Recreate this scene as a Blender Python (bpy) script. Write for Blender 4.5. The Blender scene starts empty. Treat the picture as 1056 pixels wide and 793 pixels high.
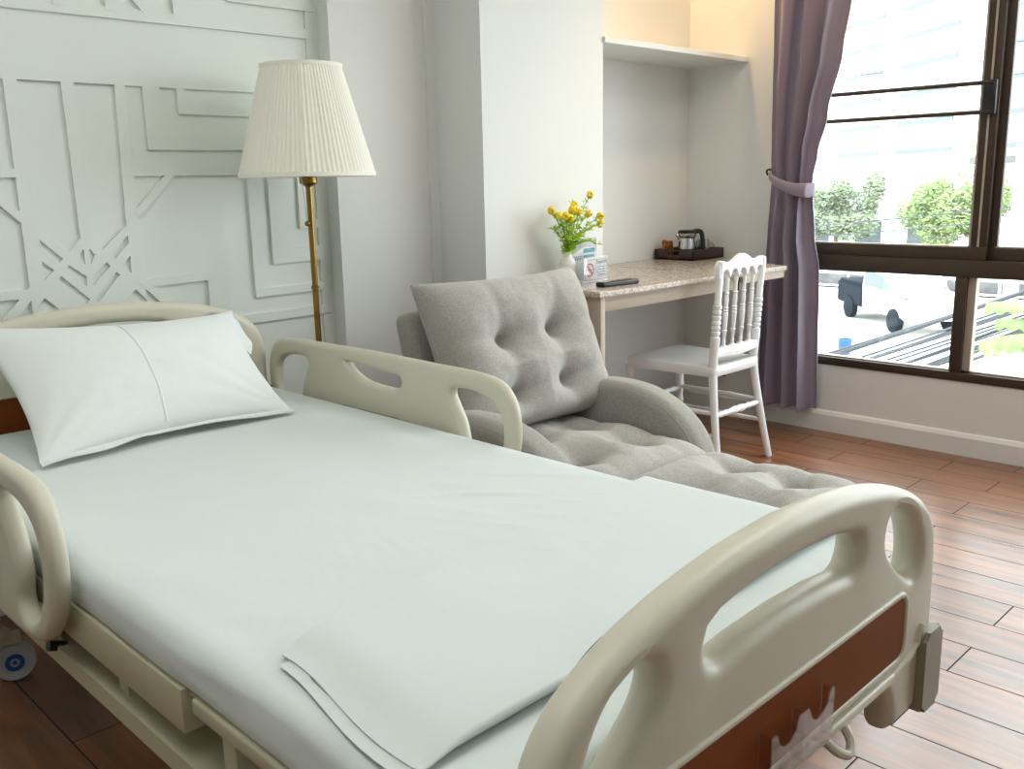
import bpy, bmesh, math, random
from mathutils import Vector, Matrix, noise, geometry
R = math.radians
PI = math.pi
random.seed(7)
sc = bpy.context.scene
C = sc.collection

# ---------------------------------------------------------------- camera
cam = bpy.data.cameras.new('camera')
cam.sensor_fit = 'HORIZONTAL'
cam.sensor_width = 36.0
cam.lens = 36.0 * 963.28 / 1056.0
cam.clip_end = 500
cam.clip_start = 0.02
camo = bpy.data.objects.new('camera', cam)
C.objects.link(camo)
camo.matrix_world = (Matrix.Translation((0, 0, 1.16)) @ Matrix.Rotation(R(-44.741), 4, 'Z')
                     @ Matrix.Rotation(R(77.761), 4, 'X') @ Matrix.Rotation(R(-1.203), 4, 'Z'))
sc.camera = camo
sc.view_settings.view_transform = 'Standard'
sc.view_settings.look = 'None'
sc.view_settings.gamma = 1
sc.view_settings.exposure = 1.33
sc.cycles.use_denoising = True
sc.cycles.max_bounces = 12
sc.cycles.diffuse_bounces = 7
sc.cycles.transparent_max_bounces = 16
sc.cycles.sample_clamp_indirect = 6
sc.cycles.caustics_reflective = False
sc.cycles.caustics_refractive = False

# ---------------------------------------------------------------- sky and lamps
w = bpy.data.worlds.new('sky')
sc.world = w
w.use_nodes = True
bgn = w.node_tree.nodes['Background']
bgn.inputs[0].default_value = (0.93, 0.965, 1.0, 1)
bgn.inputs[1].default_value = 3.4


def lamp(name, kind, loc, rot, energy, color=(1, 1, 1), **kw):
    l = bpy.data.lights.new(name, kind)
    l.energy = energy
    l.color = color
    for k, v in kw.items():
        if k == 'portal':
            l.cycles.is_portal = v
        else:
            setattr(l, k, v)
    o = bpy.data.objects.new(name, l)
    C.objects.link(o)
    o.location = loc
    o.rotation_euler = rot
    return o


# daylight portal on the outside of the window opening
lamp('window_portal', 'AREA', (4.2, 0.45, 1.36), (0, R(90), 0), 1.0, shape='RECTANGLE', size=2.15, size_y=3.75, portal=True)
# warm ceiling downlight above the desk
lamp('desk_downlight', 'SPOT', (3.66, 1.73, 2.58), (R(22), R(10), 0), 8, (1.0, 0.60, 0.26), spot_size=R(78), spot_blend=0.6, shadow_soft_size=0.03)
lamp('niche_downlight', 'SPOT', (3.55, 2.60, 2.58), (0, 0, 0), 11, (1.0, 0.62, 0.28), spot_size=R(120), spot_blend=0.6, shadow_soft_size=0.03)
# added soft fill under the ceiling at the left, no fitting behind it
lamp('ceiling_fill', 'AREA', (0.25, 1.05, 2.60), (0, 0, 0), 8, (0.97, 1.0, 0.97), shape='DISK', size=1.6)
lamp('ceiling_fill_by_window', 'AREA', (2.75, 0.55, 2.60), (0, 0, 0), 6.5, (1.0, 0.97, 0.92), shape='DISK', size=0.9)  # second added fill, lifts the window wall and the floor there


# ---------------------------------------------------------------- materials
def rgb(h):
    h = h.lstrip('#')
    v = [int(h[i:i + 2], 16) / 255 for i in (0, 2, 4)]
    return tuple((c / 12.92 if c < .04045 else ((c + .055) / 1.055) ** 2.4) for c in v) + (1,)


def mat(name, col, rough=.5, metal=0, bump=None, var=None, sheen=0, coat=0, trans=0, ior=1.45, spec=None, sub=0):
    m = bpy.data.materials.new(name)
    m.use_nodes = True
    nt = m.node_tree
    b = nt.nodes['Principled BSDF']
    if isinstance(col, str):
        col = rgb(col)
    b.inputs['Base Color'].default_value = col
    b.inputs['Roughness'].default_value = rough
    b.inputs['Metallic'].default_value = metal
    b.inputs['Sheen Weight'].default_value = sheen
    b.inputs['Coat Weight'].default_value = coat
    b.inputs['Transmission Weight'].default_value = trans
    b.inputs['IOR'].default_value = ior
    if spec is not None:
        b.inputs['Specular IOR Level'].default_value = spec
    tc = nt.nodes.new('ShaderNodeTexCoord')
    if var:
        scale, amt, c2 = var
        n = nt.nodes.new('ShaderNodeTexNoise')
        n.inputs['Scale'].default_value = scale
        n.inputs['Detail'].default_value = 6
        nt.links.new(tc.outputs['Object'], n.inputs['Vector'])
        rp = nt.nodes.new('ShaderNodeValToRGB')
        rp.color_ramp.elements[0].position = .5 - amt
        rp.color_ramp.elements[1].position = .5 + amt
        rp.color_ramp.elements[0].color = col
        rp.color_ramp.elements[1].color = rgb(c2) if isinstance(c2, str) else c2
        nt.links.new(n.outputs['Fac'], rp.inputs[0])
        nt.links.new(rp.outputs[0], b.inputs['Base Color'])
    if bump:
        scale, st, dist = bump
        n = nt.nodes.new('ShaderNodeTexNoise')
        n.inputs['Scale'].default_value = scale
        n.inputs['Detail'].default_value = 4
        nt.links.new(tc.outputs['Object'], n.inputs['Vector'])
        bp = nt.nodes.new('ShaderNodeBump')
        bp.inputs['Strength'].default_value = st
        bp.inputs['Distance'].default_value = dist
        nt.links.new(n.outputs['Fac'], bp.inputs['Height'])
        nt.links.new(bp.outputs[0], b.inputs['Normal'])
    return m


M = {}
M['wall'] = mat('white_paint', '#dfe0de', .65, bump=(90, .06, .002))
M['wall_relief'] = mat('white_satin_paint', '#dde2dd', .5, bump=(60, .05, .002))
M['ceiling'] = mat('ceiling_paint', '#f0f0ee', .8, bump=(50, .05, .002))
M['abs'] = mat('cream_plastic', '#cbc7b6', .38, bump=(900, .06, .0004))
M['abs_grey'] = mat('grey_plastic', '#8f887a', .45, bump=(900, .06, .0004))
M['panel'] = mat('brown_laminate', '#7d4116', .55, var=(9, .3, '#713a13'), bump=(600, .04, .0003), spec=.2)
M['frame'] = mat('olive_cream_enamel', '#b5b096', .4, bump=(200, .04, .0005))
M['sheet'] = mat('white_cotton', '#d3dbda', .85, sheen=.15, bump=(7, .25, .012))
M['pillow'] = mat('white_pillow_cotton', '#dee3e2', .85, sheen=.15, bump=(9, .22, .01))
M['fabric'] = mat('grey_woven_fabric', '#908e8a', .95, sheen=.3, var=(260, .22, '#b6b3ae'), bump=(420, .5, .0012))
M['fabric_dark'] = mat('grey_woven_arm_fabric', '#84837d', .95, sheen=.3, var=(260, .22, '#a5a29c'), bump=(420, .5, .0012))
M['shade'] = mat('ivory_shade_cloth', '#f1efe4', .9, sheen=.1, bump=(300, .1, .0005))
M['brass'] = mat('aged_brass', '#92753c', .3, 1, bump=(200, .05, .0003))
M['chair'] = mat('white_gloss_plastic', '#eceef0', .28, coat=.2, bump=(60, .03, .0005))
M['desk_wood'] = mat('taupe_laminate', '#b3a596', .5, bump=(100, .05, .0005))
M['curtain'] = mat('mauve_satin', '#857b8e', .5, sheen=.6, bump=(350, .15, .0006))
M['wframe'] = mat('dark_bronze_aluminium', '#42362c', .42, .3, bump=(300, .04, .0003))
M['wframe_in'] = mat('silver_gasket', '#a89c8e', .5, .2, bump=(300, .04, .0003))
M['black'] = mat('black_plastic', '#17181b', .35, bump=(500, .05, .0003))
M['steel'] = mat('polished_steel', '#c3c4c6', .16, 1, bump=(80, .02, .0003))
M['tray'] = mat('dark_wenge', '#2e1e1a', .45, var=(20, .3, '#3a2722'), bump=(60, .1, .001))
M['ceramic'] = mat('white_ceramic', '#e0e0d8', .25, bump=(40, .03, .0005))
M['amber'] = mat('amber_sachet', '#b87a1c', .35, var=(40, .1, '#5a2410'), bump=(100, .3, .001))
M['green'] = mat('leaf_green', '#93bb2c', .6, var=(60, .2, '#c0da44'))
M['stem'] = mat('stem_green', '#5f8f2a', .6, var=(60, .2, '#82aa3a'))
M['yellow'] = mat('yellow_petal', '#f6dc2a', .6, var=(90, .2, '#f7dd3a'))
M['paper'] = mat('white_card', '#e9eef2', .5, bump=(100, .02, .0002))
M['teal'] = mat('teal_print', '#5fb6c4', .5, bump=(100, .02, .0002))
M['red'] = mat('red_print', '#c8485a', .5, bump=(100, .02, .0002))
M['ink'] = mat('navy_ink', '#4a5770', .5, bump=(100, .02, .0002))
M['blue'] = mat('blue_plastic', '#1d4f8a', .4, bump=(100, .03, .0003))
M['tyre'] = mat('grey_rubber', '#a9adb0', .6, bump=(100, .05, .0005))
M['wood_drk'] = mat('brown_notch', '#6e4a34', .5, bump=(100, .05, .0005))
M['concrete'] = mat('pale_concrete', '#b9b8b2', .85, var=(.6, .3, '#c9c8c2'), bump=(3, .2, .02))
M['gravel'] = mat('grey_gravel', '#4b4a4e', .9, var=(1.5, .2, '#6b6a6a'), bump=(8, .5, .05))
M['bldg'] = mat('white_render', '#eceeee', .8, bump=(1, .1, .02))
M['slot'] = mat('grey_louvre', '#5a6367', .6, bump=(1, .1, .02))
M['roof'] = mat('pale_metal_roof', '#c2c8c6', .6, bump=(2, .1, .02))
M['treeleaf'] = mat('tree_leaf', '#74826a', .7, var=(1.2, .2, '#93a082'))
M['treeleaf2'] = mat('bright_tree_leaf', '#718458', .7, var=(1.2, .2, '#9aab74'))
M['trunk'] = mat('bark', '#6a5a48', .9, bump=(10, .4, .02))
M['banana'] = mat('banana_leaf', '#4d6b30', .55, var=(5, .25, '#7a9656'), bump=(20, .2, .01))
M['cable'] = mat('cable_rubber', '#3b3f45', .6, bump=(50, .1, .001))
M['navy'] = mat('navy_truck_paint', '#141d28', .8, spec=.1, coat=0, bump=(5, .02, .002))
M['white_paint'] = mat('white_truck_paint', '#e0e4e6', .35, coat=.4, bump=(5, .02, .002))


def glass_mat(name, tint, fac=1.0):
    """thin pane: see-through with a fresnel sheen"""
    m = bpy.data.materials.new(name)
    m.use_nodes = True
    nt = m.node_tree
    nt.nodes.clear()
    out = nt.nodes.new('ShaderNodeOutputMaterial')
    mx = nt.nodes.new('ShaderNodeMixShader')
    fr = nt.nodes.new('ShaderNodeMath')
    fr.operation = 'MULTIPLY_ADD'
    fr.inputs[1].default_value = .35 * fac ** 3
    fr.inputs[2].default_value = .04
    lw = nt.nodes.new('ShaderNodeLayerWeight')
    lw.inputs[0].default_value = .25
    nt.links.new(lw.outputs['Facing'], fr.inputs[0])
    tr = nt.nodes.new('ShaderNodeBsdfTransparent')
    tr.inputs[0].default_value = tint
    gl = nt.nodes.new('ShaderNodeBsdfGlossy')
    gl.inputs['Roughness'].default_value = .02
    nt.links.new(fr.outputs[0], mx.inputs[0])
    nt.links.new(tr.outputs[0], mx.inputs[1])
    nt.links.new(gl.outputs[0], mx.inputs[2])
    nt.links.new(mx.outputs[0], out.inputs[0])
    return m


M['pane'] = glass_mat('window_glass', (.95, .98, .97, 1))
M['acrylic'] = glass_mat('clear_acrylic', (.88, .84, .82, 1))
M['sleeve'] = glass_mat('clear_sleeve', (.985, .985, .985, 1))
M['cupglass'] = glass_mat('clear_cup_glass', (.80, .80, .78, 1), 1.4)


def floor_mat():
    m = bpy.data.materials.new('wood_look_tile')
    m.use_nodes = True
    nt = m.node_tree
    N = nt.nodes.new
    L = nt.links.new
    b = nt.nodes['Principled BSDF']
    tc = N('ShaderNodeTexCoord')
    sep = N('ShaderNodeSeparateXYZ')
    L(tc.outputs['Object'], sep.inputs[0])
    cmb = N('ShaderNodeCombineXYZ')
    ay = N('ShaderNodeMath'); ay.operation = 'ADD'; ay.inputs[1].default_value = 20 * .62 - .10
    L(sep.outputs['Y'], ay.inputs[0])
    ax = N('ShaderNodeMath'); ax.operation = 'ADD'; ax.inputs[1].default_value = 20 * .1565 - (2.309 - 14 * .1565)
    L(sep.outputs['X'], ax.inputs[0])
    L(ay.outputs[0], cmb.inputs[0])
    L(ax.outputs[0], cmb.inputs[1])
    br = N('ShaderNodeTexBrick')
    br.offset = .37
    br.offset_frequency = 2
    br.inputs['Scale'].default_value = 1
    br.inputs['Brick Width'].default_value = .62
    br.inputs['Row Height'].default_value = .1565
    br.inputs['Mortar Size'].default_value = .0022
    br.inputs['Mortar Smooth'].default_value = .3
    br.inputs['Bias'].default_value = 0
    br.inputs['Color1'].default_value = (.25, .25, .25, 1)
    br.inputs['Color2'].default_value = (.85, .85, .85, 1)
    L(cmb.outputs[0], br.inputs['Vector'])
    # grain along y
    mp = N('ShaderNodeMapping'); mp.inputs['Scale'].default_value = (16, 1.6, 1)
    L(tc.outputs['Object'], mp.inputs[0])
    n = N('ShaderNodeTexNoise'); n.inputs['Scale'].default_value = 1.6; n.inputs['Detail'].default_value = 8
    n.inputs['Distortion'].default_value = .6
    L(mp.outputs[0], n.inputs['Vector'])
    rp = N('ShaderNodeValToRGB')
    rp.color_ramp.elements[0].position = .3
    rp.color_ramp.elements[0].color = rgb('#5f3e2a')
    rp.color_ramp.elements[1].position = .72
    rp.color_ramp.elements[1].color = rgb('#a56c46')
    L(n.outputs['Fac'], rp.inputs[0])
    mx = N('ShaderNodeMix'); mx.data_type = 'RGBA'; mx.blend_type = 'MULTIPLY'; mx.inputs[0].default_value = .35
    L(rp.outputs[0], mx.inputs[6]); L(br.outputs['Color'], mx.inputs[7])
    mo = N('ShaderNodeMix'); mo.data_type = 'RGBA'
    L(br.outputs['Fac'], mo.inputs[0]); L(mx.outputs[2], mo.inputs[6])
    mo.inputs[7].default_value = rgb('#2a1c16')
    L(mo.outputs[2], b.inputs['Base Color'])
    rr = N('ShaderNodeMapRange'); rr.inputs[3].default_value = .24; rr.inputs[4].default_value = .36
    L(n.outputs['Fac'], rr.inputs[0])
    rm = N('ShaderNodeMath'); rm.operation = 'MAXIMUM'
    L(rr.outputs[0], rm.inputs[0]); L(br.outputs['Fac'], rm.inputs[1])
    L(rm.outputs[0], b.inputs['Roughness'])
    b.inputs['Specular IOR Level'].default_value = 1.0
    sub = N('ShaderNodeMath'); sub.operation = 'MULTIPLY_ADD'
    L(br.outputs['Fac'], sub.inputs[0]); sub.inputs[1].default_value = -2.5
    L(n.outputs['Fac'], sub.inputs[2])
    bp = N('ShaderNodeBump'); bp.inputs['Strength'].default_value = .35; bp.inputs['Distance'].default_value = .0018
    L(sub.outputs[0], bp.inputs['Height'])
    L(bp.outputs[0], b.inputs['Normal'])
    return m


M['floor'] = floor_mat()


def stone_mat():
    m = bpy.data.materials.new('speckled_granite')
    m.use_nodes = True
    nt = m.node_tree
    N = nt.nodes.new
    L = nt.links.new
    b = nt.nodes['Principled BSDF']
    tc = N('ShaderNodeTexCoord')
    v = N('ShaderNodeTexVoronoi'); v.inputs['Scale'].default_value = 160
    n = N('ShaderNodeTexNoise'); n.inputs['Scale'].default_value = 70; n.inputs['Detail'].default_value = 8
    L(tc.outputs['Object'], v.inputs['Vector']); L(tc.outputs['Object'], n.inputs['Vector'])
    mx = N('ShaderNodeMix'); mx.data_type = 'RGBA'; mx.inputs[0].default_value = .5
    L(v.outputs['Color'], mx.inputs[6]); L(n.outputs['Fac'], mx.inputs[7])
    rp = N('ShaderNodeValToRGB')
    e = rp.color_ramp.elements
    e[0].position = .25; e[0].color = rgb('#7d7063')
    e[1].position = .75; e[1].color = rgb('#d2c7ba')
    x = e.new(.5); x.color = rgb('#b3a799')
    L(mx.outputs[2], rp.inputs[0]); L(rp.outputs[0], b.inputs['Base Color'])
    b.inputs['Roughness'].default_value = .2
    return m


M['stone'] = stone_mat()


# ---------------------------------------------------------------- mesh helpers
def finish(name, bm, m, parent=None, smooth=True, angle=35):
    bmesh.ops.recalc_face_normals(bm, faces=bm.faces)
    me = bpy.data.meshes.new(name)
    bm.to_mesh(me)
    bm.free()
    me.materials.append(m)
    if smooth:
        me.shade_smooth()
        me.set_sharp_from_angle(angle=R(angle))
    o = bpy.data.objects.new(name, me)
    C.objects.link(o)
    if parent:
        o.parent = parent
    return o


def tag(o, label=None, cat=None, group=None, kind=None):
    if label: o['label'] = label
    if cat: o['category'] = cat
    if group: o['group'] = group
    if kind: o['kind'] = kind
    return o


def thing(name, label, cat, loc=(0, 0, 0), rz=0, group=None, kind=None):
    o = bpy.data.objects.new(name, None)
    o.empty_display_size = .1
    C.objects.link(o)
    o.location = loc
    o.rotation_euler = (0, 0, rz)
    return tag(o, label, cat, group, kind)


def dup(root, loc=None, rz=None, label=None):
    r = root.copy(); C.objects.link(r)
    if loc is not None: r.location = loc
    if rz is not None: r.rotation_euler = (r.rotation_euler[0], r.rotation_euler[1], rz)
    if label: r['label'] = label
    for ch in list(root.children):
        c = ch.copy(); C.objects.link(c); c.parent = r
        for g in list(ch.children):
            d = g.copy(); C.objects.link(d); d.parent = c
    return r


def box(bm, a, b, bev=0, seg=2):
    """axis-aligned box from corner a to corner b"""
    t = bmesh.new()
    bmesh.ops.create_cube(t, size=1)
    ce = [(a[i] + b[i]) / 2 for i in range(3)]
    s = [abs(b[i] - a[i]) for i in range(3)]
    for v in t.verts:
        v.co = Vector((ce[0] + v.co.x * s[0], ce[1] + v.co.y * s[1], ce[2] + v.co.z * s[2]))
    if bev:
        bmesh.ops.bevel(t, geom=list(t.edges), offset=min(bev, min(s) * .49), segments=seg, affect='EDGES', profile=.5)
    merge(bm, t)
    return bm


def merge(bm, t):
    me = bpy.data.meshes.new('tmp')
    t.to_mesh(me); t.free()
    bm.from_mesh(me)
    bpy.data.meshes.remove(me)


def nb():
    return bmesh.new()


def tube(bm, pts, r, n=12, closed=False, cap=True):
    """round tube through points, r a number or a list"""
    pts = [Vector(p) for p in pts]
    k = len(pts)
    rs = r if isinstance(r, (list, tuple)) else [r] * k
    rings = []
    up = Vector((0, 0, 1))
    prev = None
    for i, p in enumerate(pts):
        if closed:
            d = pts[(i + 1) % k] - pts[i - 1]
        else:
            d = pts[min(i + 1, k - 1)] - pts[max(i - 1, 0)]
        d.normalize()
        if prev is None:
            a = d.orthogonal().normalized()
        else:
            a = (prev - d * prev.dot(d)).normalized()
        prev = a
        b = d.cross(a)
        rings.append([bm.verts.new(p + (a * math.cos(2 * PI * j / n) + b * math.sin(2 * PI * j / n)) * rs[i]) for j in range(n)])
    m = k if closed else k - 1
    for i in range(m):
        A, B = rings[i], rings[(i + 1) % k]
        off = 0
        if closed and i == k - 1:
            off = min(range(n), key=lambda s: (A[0].co - B[s].co).length)
        for j in range(n):
            bm.faces.new((A[j], A[(j + 1) % n], B[(j + 1 + off) % n], B[(j + off) % n]))
    if cap and not closed:
        bm.faces.new(rings[0]); bm.faces.new(rings[-1])
    return bm


def lathe(bm, prof, loc=(0, 0, 0), n=32, axis=None, M4=None):
    """revolve (r, z) pairs about z at loc; M4 optional matrix"""
    rings = []
    T = M4 or Matrix.Translation(loc)
    for r, z in prof:
        if r < 1e-5:
            rings.append([bm.verts.new(T @ Vector((0, 0, z)))])
        else:
            rings.append([bm.verts.new(T @ Vector((r * math.cos(2 * PI * j / n), r * math.sin(2 * PI * j / n), z))) for j in range(n)])
    for A, B in zip(rings, rings[1:]):
        if len(A) == 1 and len(B) == 1: continue
        for j in range(n):
            if len(A) == 1: bm.faces.new((A[0], B[j], B[(j + 1) % n]))
            elif len(B) == 1: bm.faces.new((A[j], A[(j + 1) % n], B[0]))
            else: bm.faces.new((A[j], A[(j + 1) % n], B[(j + 1) % n], B[j]))
    return bm


def between(p, q):
    """matrix placing local z from p to q"""
    p, q = Vector(p), Vector(q)
    d = q - p
    return Matrix.Translation(p) @ d.to_track_quat('Z', 'Y').to_matrix().to_4x4(), d.length


def turned(bm, p, q, prof, n=14):
    """turned rod from p to q; prof = list of (t 0..1, radius)"""
    T, L = between(p, q)
    pr = [(0, 0)] + [(r, t * L) for t, r in prof] + [(0, L)]
    return lathe(bm, pr, n=n, M4=T)


def smooth_loop(pts, sub=8):
    """closed Catmull-Rom through 2D points"""
    out = []
    k = len(pts)
    for i in range(k):
        p0, p1, p2, p3 = (Vector(pts[(i + j - 1) % k]) for j in range(4))
        for s in range(sub):
            t = s / sub
            out.append(.5 * ((2 * p1) + (-p0 + p2) * t + (2 * p0 - 5 * p1 + 4 * p2 - p3) * t * t + (-p0 + 3 * p1 - 3 * p2 + p3) * t ** 3))
    return out


def smooth_path(pts, sub=8):
    out = []
    P = [Vector(p) for p in pts]
    P = [2 * P[0] - P[1]] + P + [2 * P[-1] - P[-2]]
    for i in range(1, len(P) - 2):
        p0, p1, p2, p3 = P[i - 1:i + 3]
        for s in range(sub):
            t = s / sub
            out.append(.5 * ((2 * p1) + (-p0 + p2) * t + (2 * p0 - 5 * p1 + 4 * p2 - p3) * t * t + (-p0 + 3 * p1 - 3 * p2 + p3) * t ** 3))
    out.append(P[-2])
    return out


def round_poly(pts, r, seg=6):
    """polygon with rounded corners (r may be a list)"""
    out = []
    k = len(pts)
    for i in range(k):
        p = Vector(pts[i]); a = Vector(pts[i - 1]); b = Vector(pts[(i + 1) % k])
        rr = r[i] if isinstance(r, (list, tuple)) else r
        if rr <= 0:
            out.append(p); continue
        da = (a - p); db = (b - p)
        rr = min(rr, da.length * .49, db.length * .49)
        A = p + da.normalized() * rr; B = p + db.normalized() * rr
        for s in range(seg + 1):
            t = s / seg
            out.append((1 - t) ** 2 * A + 2 * t * (1 - t) * p + t * t * B)
    return out


def inside(p, loops):
    c = False
    for lp in loops:
        k = len(lp)
        for i in range(k):
            a, b = lp[i], lp[(i + 1) % k]
            if (a[1] > p[1]) != (b[1] > p[1]) and p[0] < (b[0] - a[0]) * (p[1] - a[1]) / (b[1] - a[1]) + a[0]:
                c = not c
    return c


def resample(lp, step):
    P = [Vector((p[0], p[1])) for p in lp]
    out = []
    for i, p in enumerate(P):
        q = P[(i + 1) % len(P)]
        d = (q - p).length
        if out and (p - out[-1]).length < min(step * .25, .0025):
            continue
        n = max(1, int(d / step))
        out += [p.lerp(q, t / n) for t in range(n)]
    return out


def plate(name, loops, half, bev, m, parent, T, seg=4, angle=40, step=.012, bm0=None, back=True):
    """flat shape with holes (first loop is the outline), thickness 2*half, all edges rounded by bev"""
    L = []
    for k_, lp in enumerate(loops):
        P = resample(lp, step)
        area = sum(P[i].x * P[(i + 1) % len(P)].y - P[(i + 1) % len(P)].x * P[i].y for i in range(len(P)))
        if (area < 0) == (k_ == 0): P.reverse()     # outline counter-clockwise, holes clockwise: material on the left
        L.append(P)
    prof = [(bev * (1 - math.sin(a * PI / 2 / seg)), half - bev * (1 - math.cos(a * PI / 2 / seg))) for a in range(seg, -1, -1)]
    prof = [(bev * (1 - math.cos(t * PI / 2 / seg)), (half - bev) + bev * math.sin(t * PI / 2 / seg)) for t in range(seg + 1)]
    bm = bm0 or nb()
    inner = {1: [], -1: []}
    for P in L:
        k = len(P)
        N_ = []
        for i in range(k):
            d1 = (P[i] - P[i - 1]).normalized(); d2 = (P[(i + 1) % k] - P[i]).normalized()
            n1 = Vector((-d1.y, d1.x)); n2 = Vector((-d2.y, d2.x))
            n = n1 + n2
            if n.length < 1e-6: n = n1.copy()
            n.normalize()
            N_.append(n / max(.55, n.dot(n1)))
        rows = [[(P[i] + N_[i] * o, dz) for i in range(k)] for o, dz in prof]
        full = [[bm.verts.new(T @ Vector((q.x, q.y, s_ * dz))) for q, dz in r] for s_, rr in ((-1, rows[::-1]), (1, rows)) for r in rr]
        for A, B in zip(full, full[1:]):
            for i in range(k):
                bm.faces.new((A[i], A[(i + 1) % k], B[(i + 1) % k], B[i]))
        inner[-1].append((rows[-1], full[0])); inner[1].append((rows[-1], full[-1]))
    for s_ in ((-1, 1)):
        co = []; ed = []; vs = []
        for row, ring in inner[s_]:
            b0 = len(co); k = len(row)
            co += [Vector((q.x, q.y)) for q, dz in row]; vs += ring
            ed += [(b0 + i, b0 + (i + 1) % k) for i in range(k)]
        lps = [[(q.x, q.y) for q, dz in row] for row, ring in inner[s_]]
        vo, eo, fo, ov, oe, of = geometry.delaunay_2d_cdt(co, ed, [], 0, 1e-7)
        vm = []
        for i, v in enumerate(vo):
            vm.append(vs[ov[i][0]] if ov[i] else bm.verts.new(T @ Vector((v.x, v.y, s_ * half))))
        for f in fo:
            c = sum((vo[i] for i in f), Vector((0, 0))) / len(f)
            if inside(c, lps) and len({vm[i] for i in f}) == len(f):
                try: bm.faces.new([vm[i] for i in f])
                except ValueError: pass
    if bm0: return None
    return finish(name, bm, m, parent, angle=angle)


XZ = Matrix(((1, 0, 0, 0), (0, 0, 1, 0), (0, 1, 0, 0), (0, 0, 0, 1)))      # (x, z) shapes, depth along y
YZ = Matrix(((0, 0, 1, 0), (1, 0, 0, 0), (0, 1, 0, 0), (0, 0, 0, 1)))      # (y, z) shapes, depth along x
XY = Matrix.Identity(4)


def tr(x=0, y=0, z=0):
    return Matrix.Translation((x, y, z))


def prism(bm, pts, z0, z1, T=XY):
    a = [bm.verts.new(T @ Vector((p[0], p[1], z0))) for p in pts]
    b = [bm.verts.new(T @ Vector((p[0], p[1], z1))) for p in pts]
    bm.faces.new(a); bm.faces.new(b)
    k = len(pts)
    for i in range(k):
        bm.faces.new((a[i], a[(i + 1) % k], b[(i + 1) % k], b[i]))
    return bm


def grid(bm, f, nu, nv, closed_u=False):
    V = [[bm.verts.new(f(i / nu, j / nv)) for j in range(nv + 1)] for i in range(nu + (0 if closed_u else 1))]
    for i in range(nu):
        A = V[i]; B = V[(i + 1) % len(V)]
        for j in range(nv):
            bm.faces.new((A[j], B[j], B[j + 1], A[j + 1]))
    return V


def struct(name, bm, m, **kw):
    o = finish(name, bm, m, None, **kw)
    o['kind'] = 'structure'
    return o


def fbm(x, y, z=0, s=1.0):
    return noise.fractal(Vector((x * s, y * s, z * s)), 1.0, 2.0, 3)


# ================================================================ THE ROOM
XW = 3.99           # window wall
YD = 2.75           # relief wall behind the bed
YM = 2.68           # plain wall beside it
YP = 2.44           # pillar front
YN = 2.755          # back of the desk niche
ZC = 2.62
XL, YF = -1.7, -2.3
b = nb(); box(b, (XL - .15, YF - .15, -.12), (XW + .15, YN + .25, 0)); struct('floor', b, M['floor'], smooth=False)
b = nb(); box(b, (XL - .15, YF - .15, ZC), (XW + .15, YN + .25, ZC + .12)); struct('ceiling', b, M['ceiling'], smooth=False)
b = nb(); box(b, (XL - .15, YD, 0), (1.852, YD + .2, ZC)); struct('wall_back', b, M['wall_relief'], smooth=False)
b = nb()
box(b, (1.852, YM, 0), (2.205, YD + .2, ZC))
box(b, (2.205, YM + .016, 0), (2.262, YD + .2, ZC))
box(b, (2.262, YM, 0), (2.30, YD + .2, ZC))
struct('wall_back_middle', b, M['wall'], smooth=False)
b = nb(); box(b, (2.30, YP, 0), (2.952, YD + .2, ZC)); struct('wall_back_pillar', b, M['wall'], smooth=False)
b = nb(); box(b, (2.952, YN, 0), (XW, YD + .2, ZC)); struct('wall_back_niche', b, M['wall'], smooth=False)
b = nb(); box(b, (XL - .15, YF, 0), (XL, YD, ZC)); struct('wall_left', b, M['wall'], smooth=False)
b = nb(); box(b, (XL - .15, YF - .15, 0), (XW + .15, YF, ZC)); struct('wall_front', b, M['wall'], smooth=False)
WY0, WY1, WZ0, WZ1 = -1.35, 2.275, .315, 2.40
b = nb()
box(b, (XW, WY1, 0), (XW + .15, YD + .2, ZC))
box(b, (XW, YF, 0), (XW + .15, WY0, ZC))
box(b, (XW, WY0, 0), (XW + .15, WY1, WZ0))
box(b, (XW, WY0, WZ1), (XW + .15, WY1, ZC))
struct('wall_right', b, M['wall'], smooth=False)
b = nb()
prof = [(0, 0), (.018, 0), (.018, .078), (.010, .092), (0, .097)]
prism(b, [(-p[0], p[1]) for p in prof], YF, YN, Matrix(((1, 0, 0, XW), (0, 0, 1, 0), (0, 1, 0, 0), (0, 0, 0, 1))))
struct('baseboard_right', b, M['wall'], smooth=False)
b = nb()
for x0, x1, yy in ((XL, 1.852, YD), (1.852, 2.30, YM), (2.30, 2.52, YP)):
    box(b, (x0, yy - .015, 0), (x1, yy, .09), .004)
struct('baseboard_back', b, M['wall'], smooth=False)

# ---- relief strips on the wall behind the bed (x, z in metres on that wall)
TH = .0085


def strip(bm, p, q, wd, th=TH, ext=0):
    p, q = Vector(p), Vector(q)
    d = (q - p).normalized(); n = Vector((-d.y, d.x)) * wd / 2
    p = p - d * ext; q = q + d * ext
    prism(bm, [p - n, q - n, q + n, p + n], YD - th, YD + .002, XZ)


b = nb()
k = [0]


def S(p, q, wd):
    k[0] += 1
    strip(b, p, q, wd, TH + .00006 * k[0])


XR = 1.852
CX = 1.030            # axis of symmetry of the relief pattern


def mirx(p): return (2 * CX - p[0], p[1])


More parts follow.
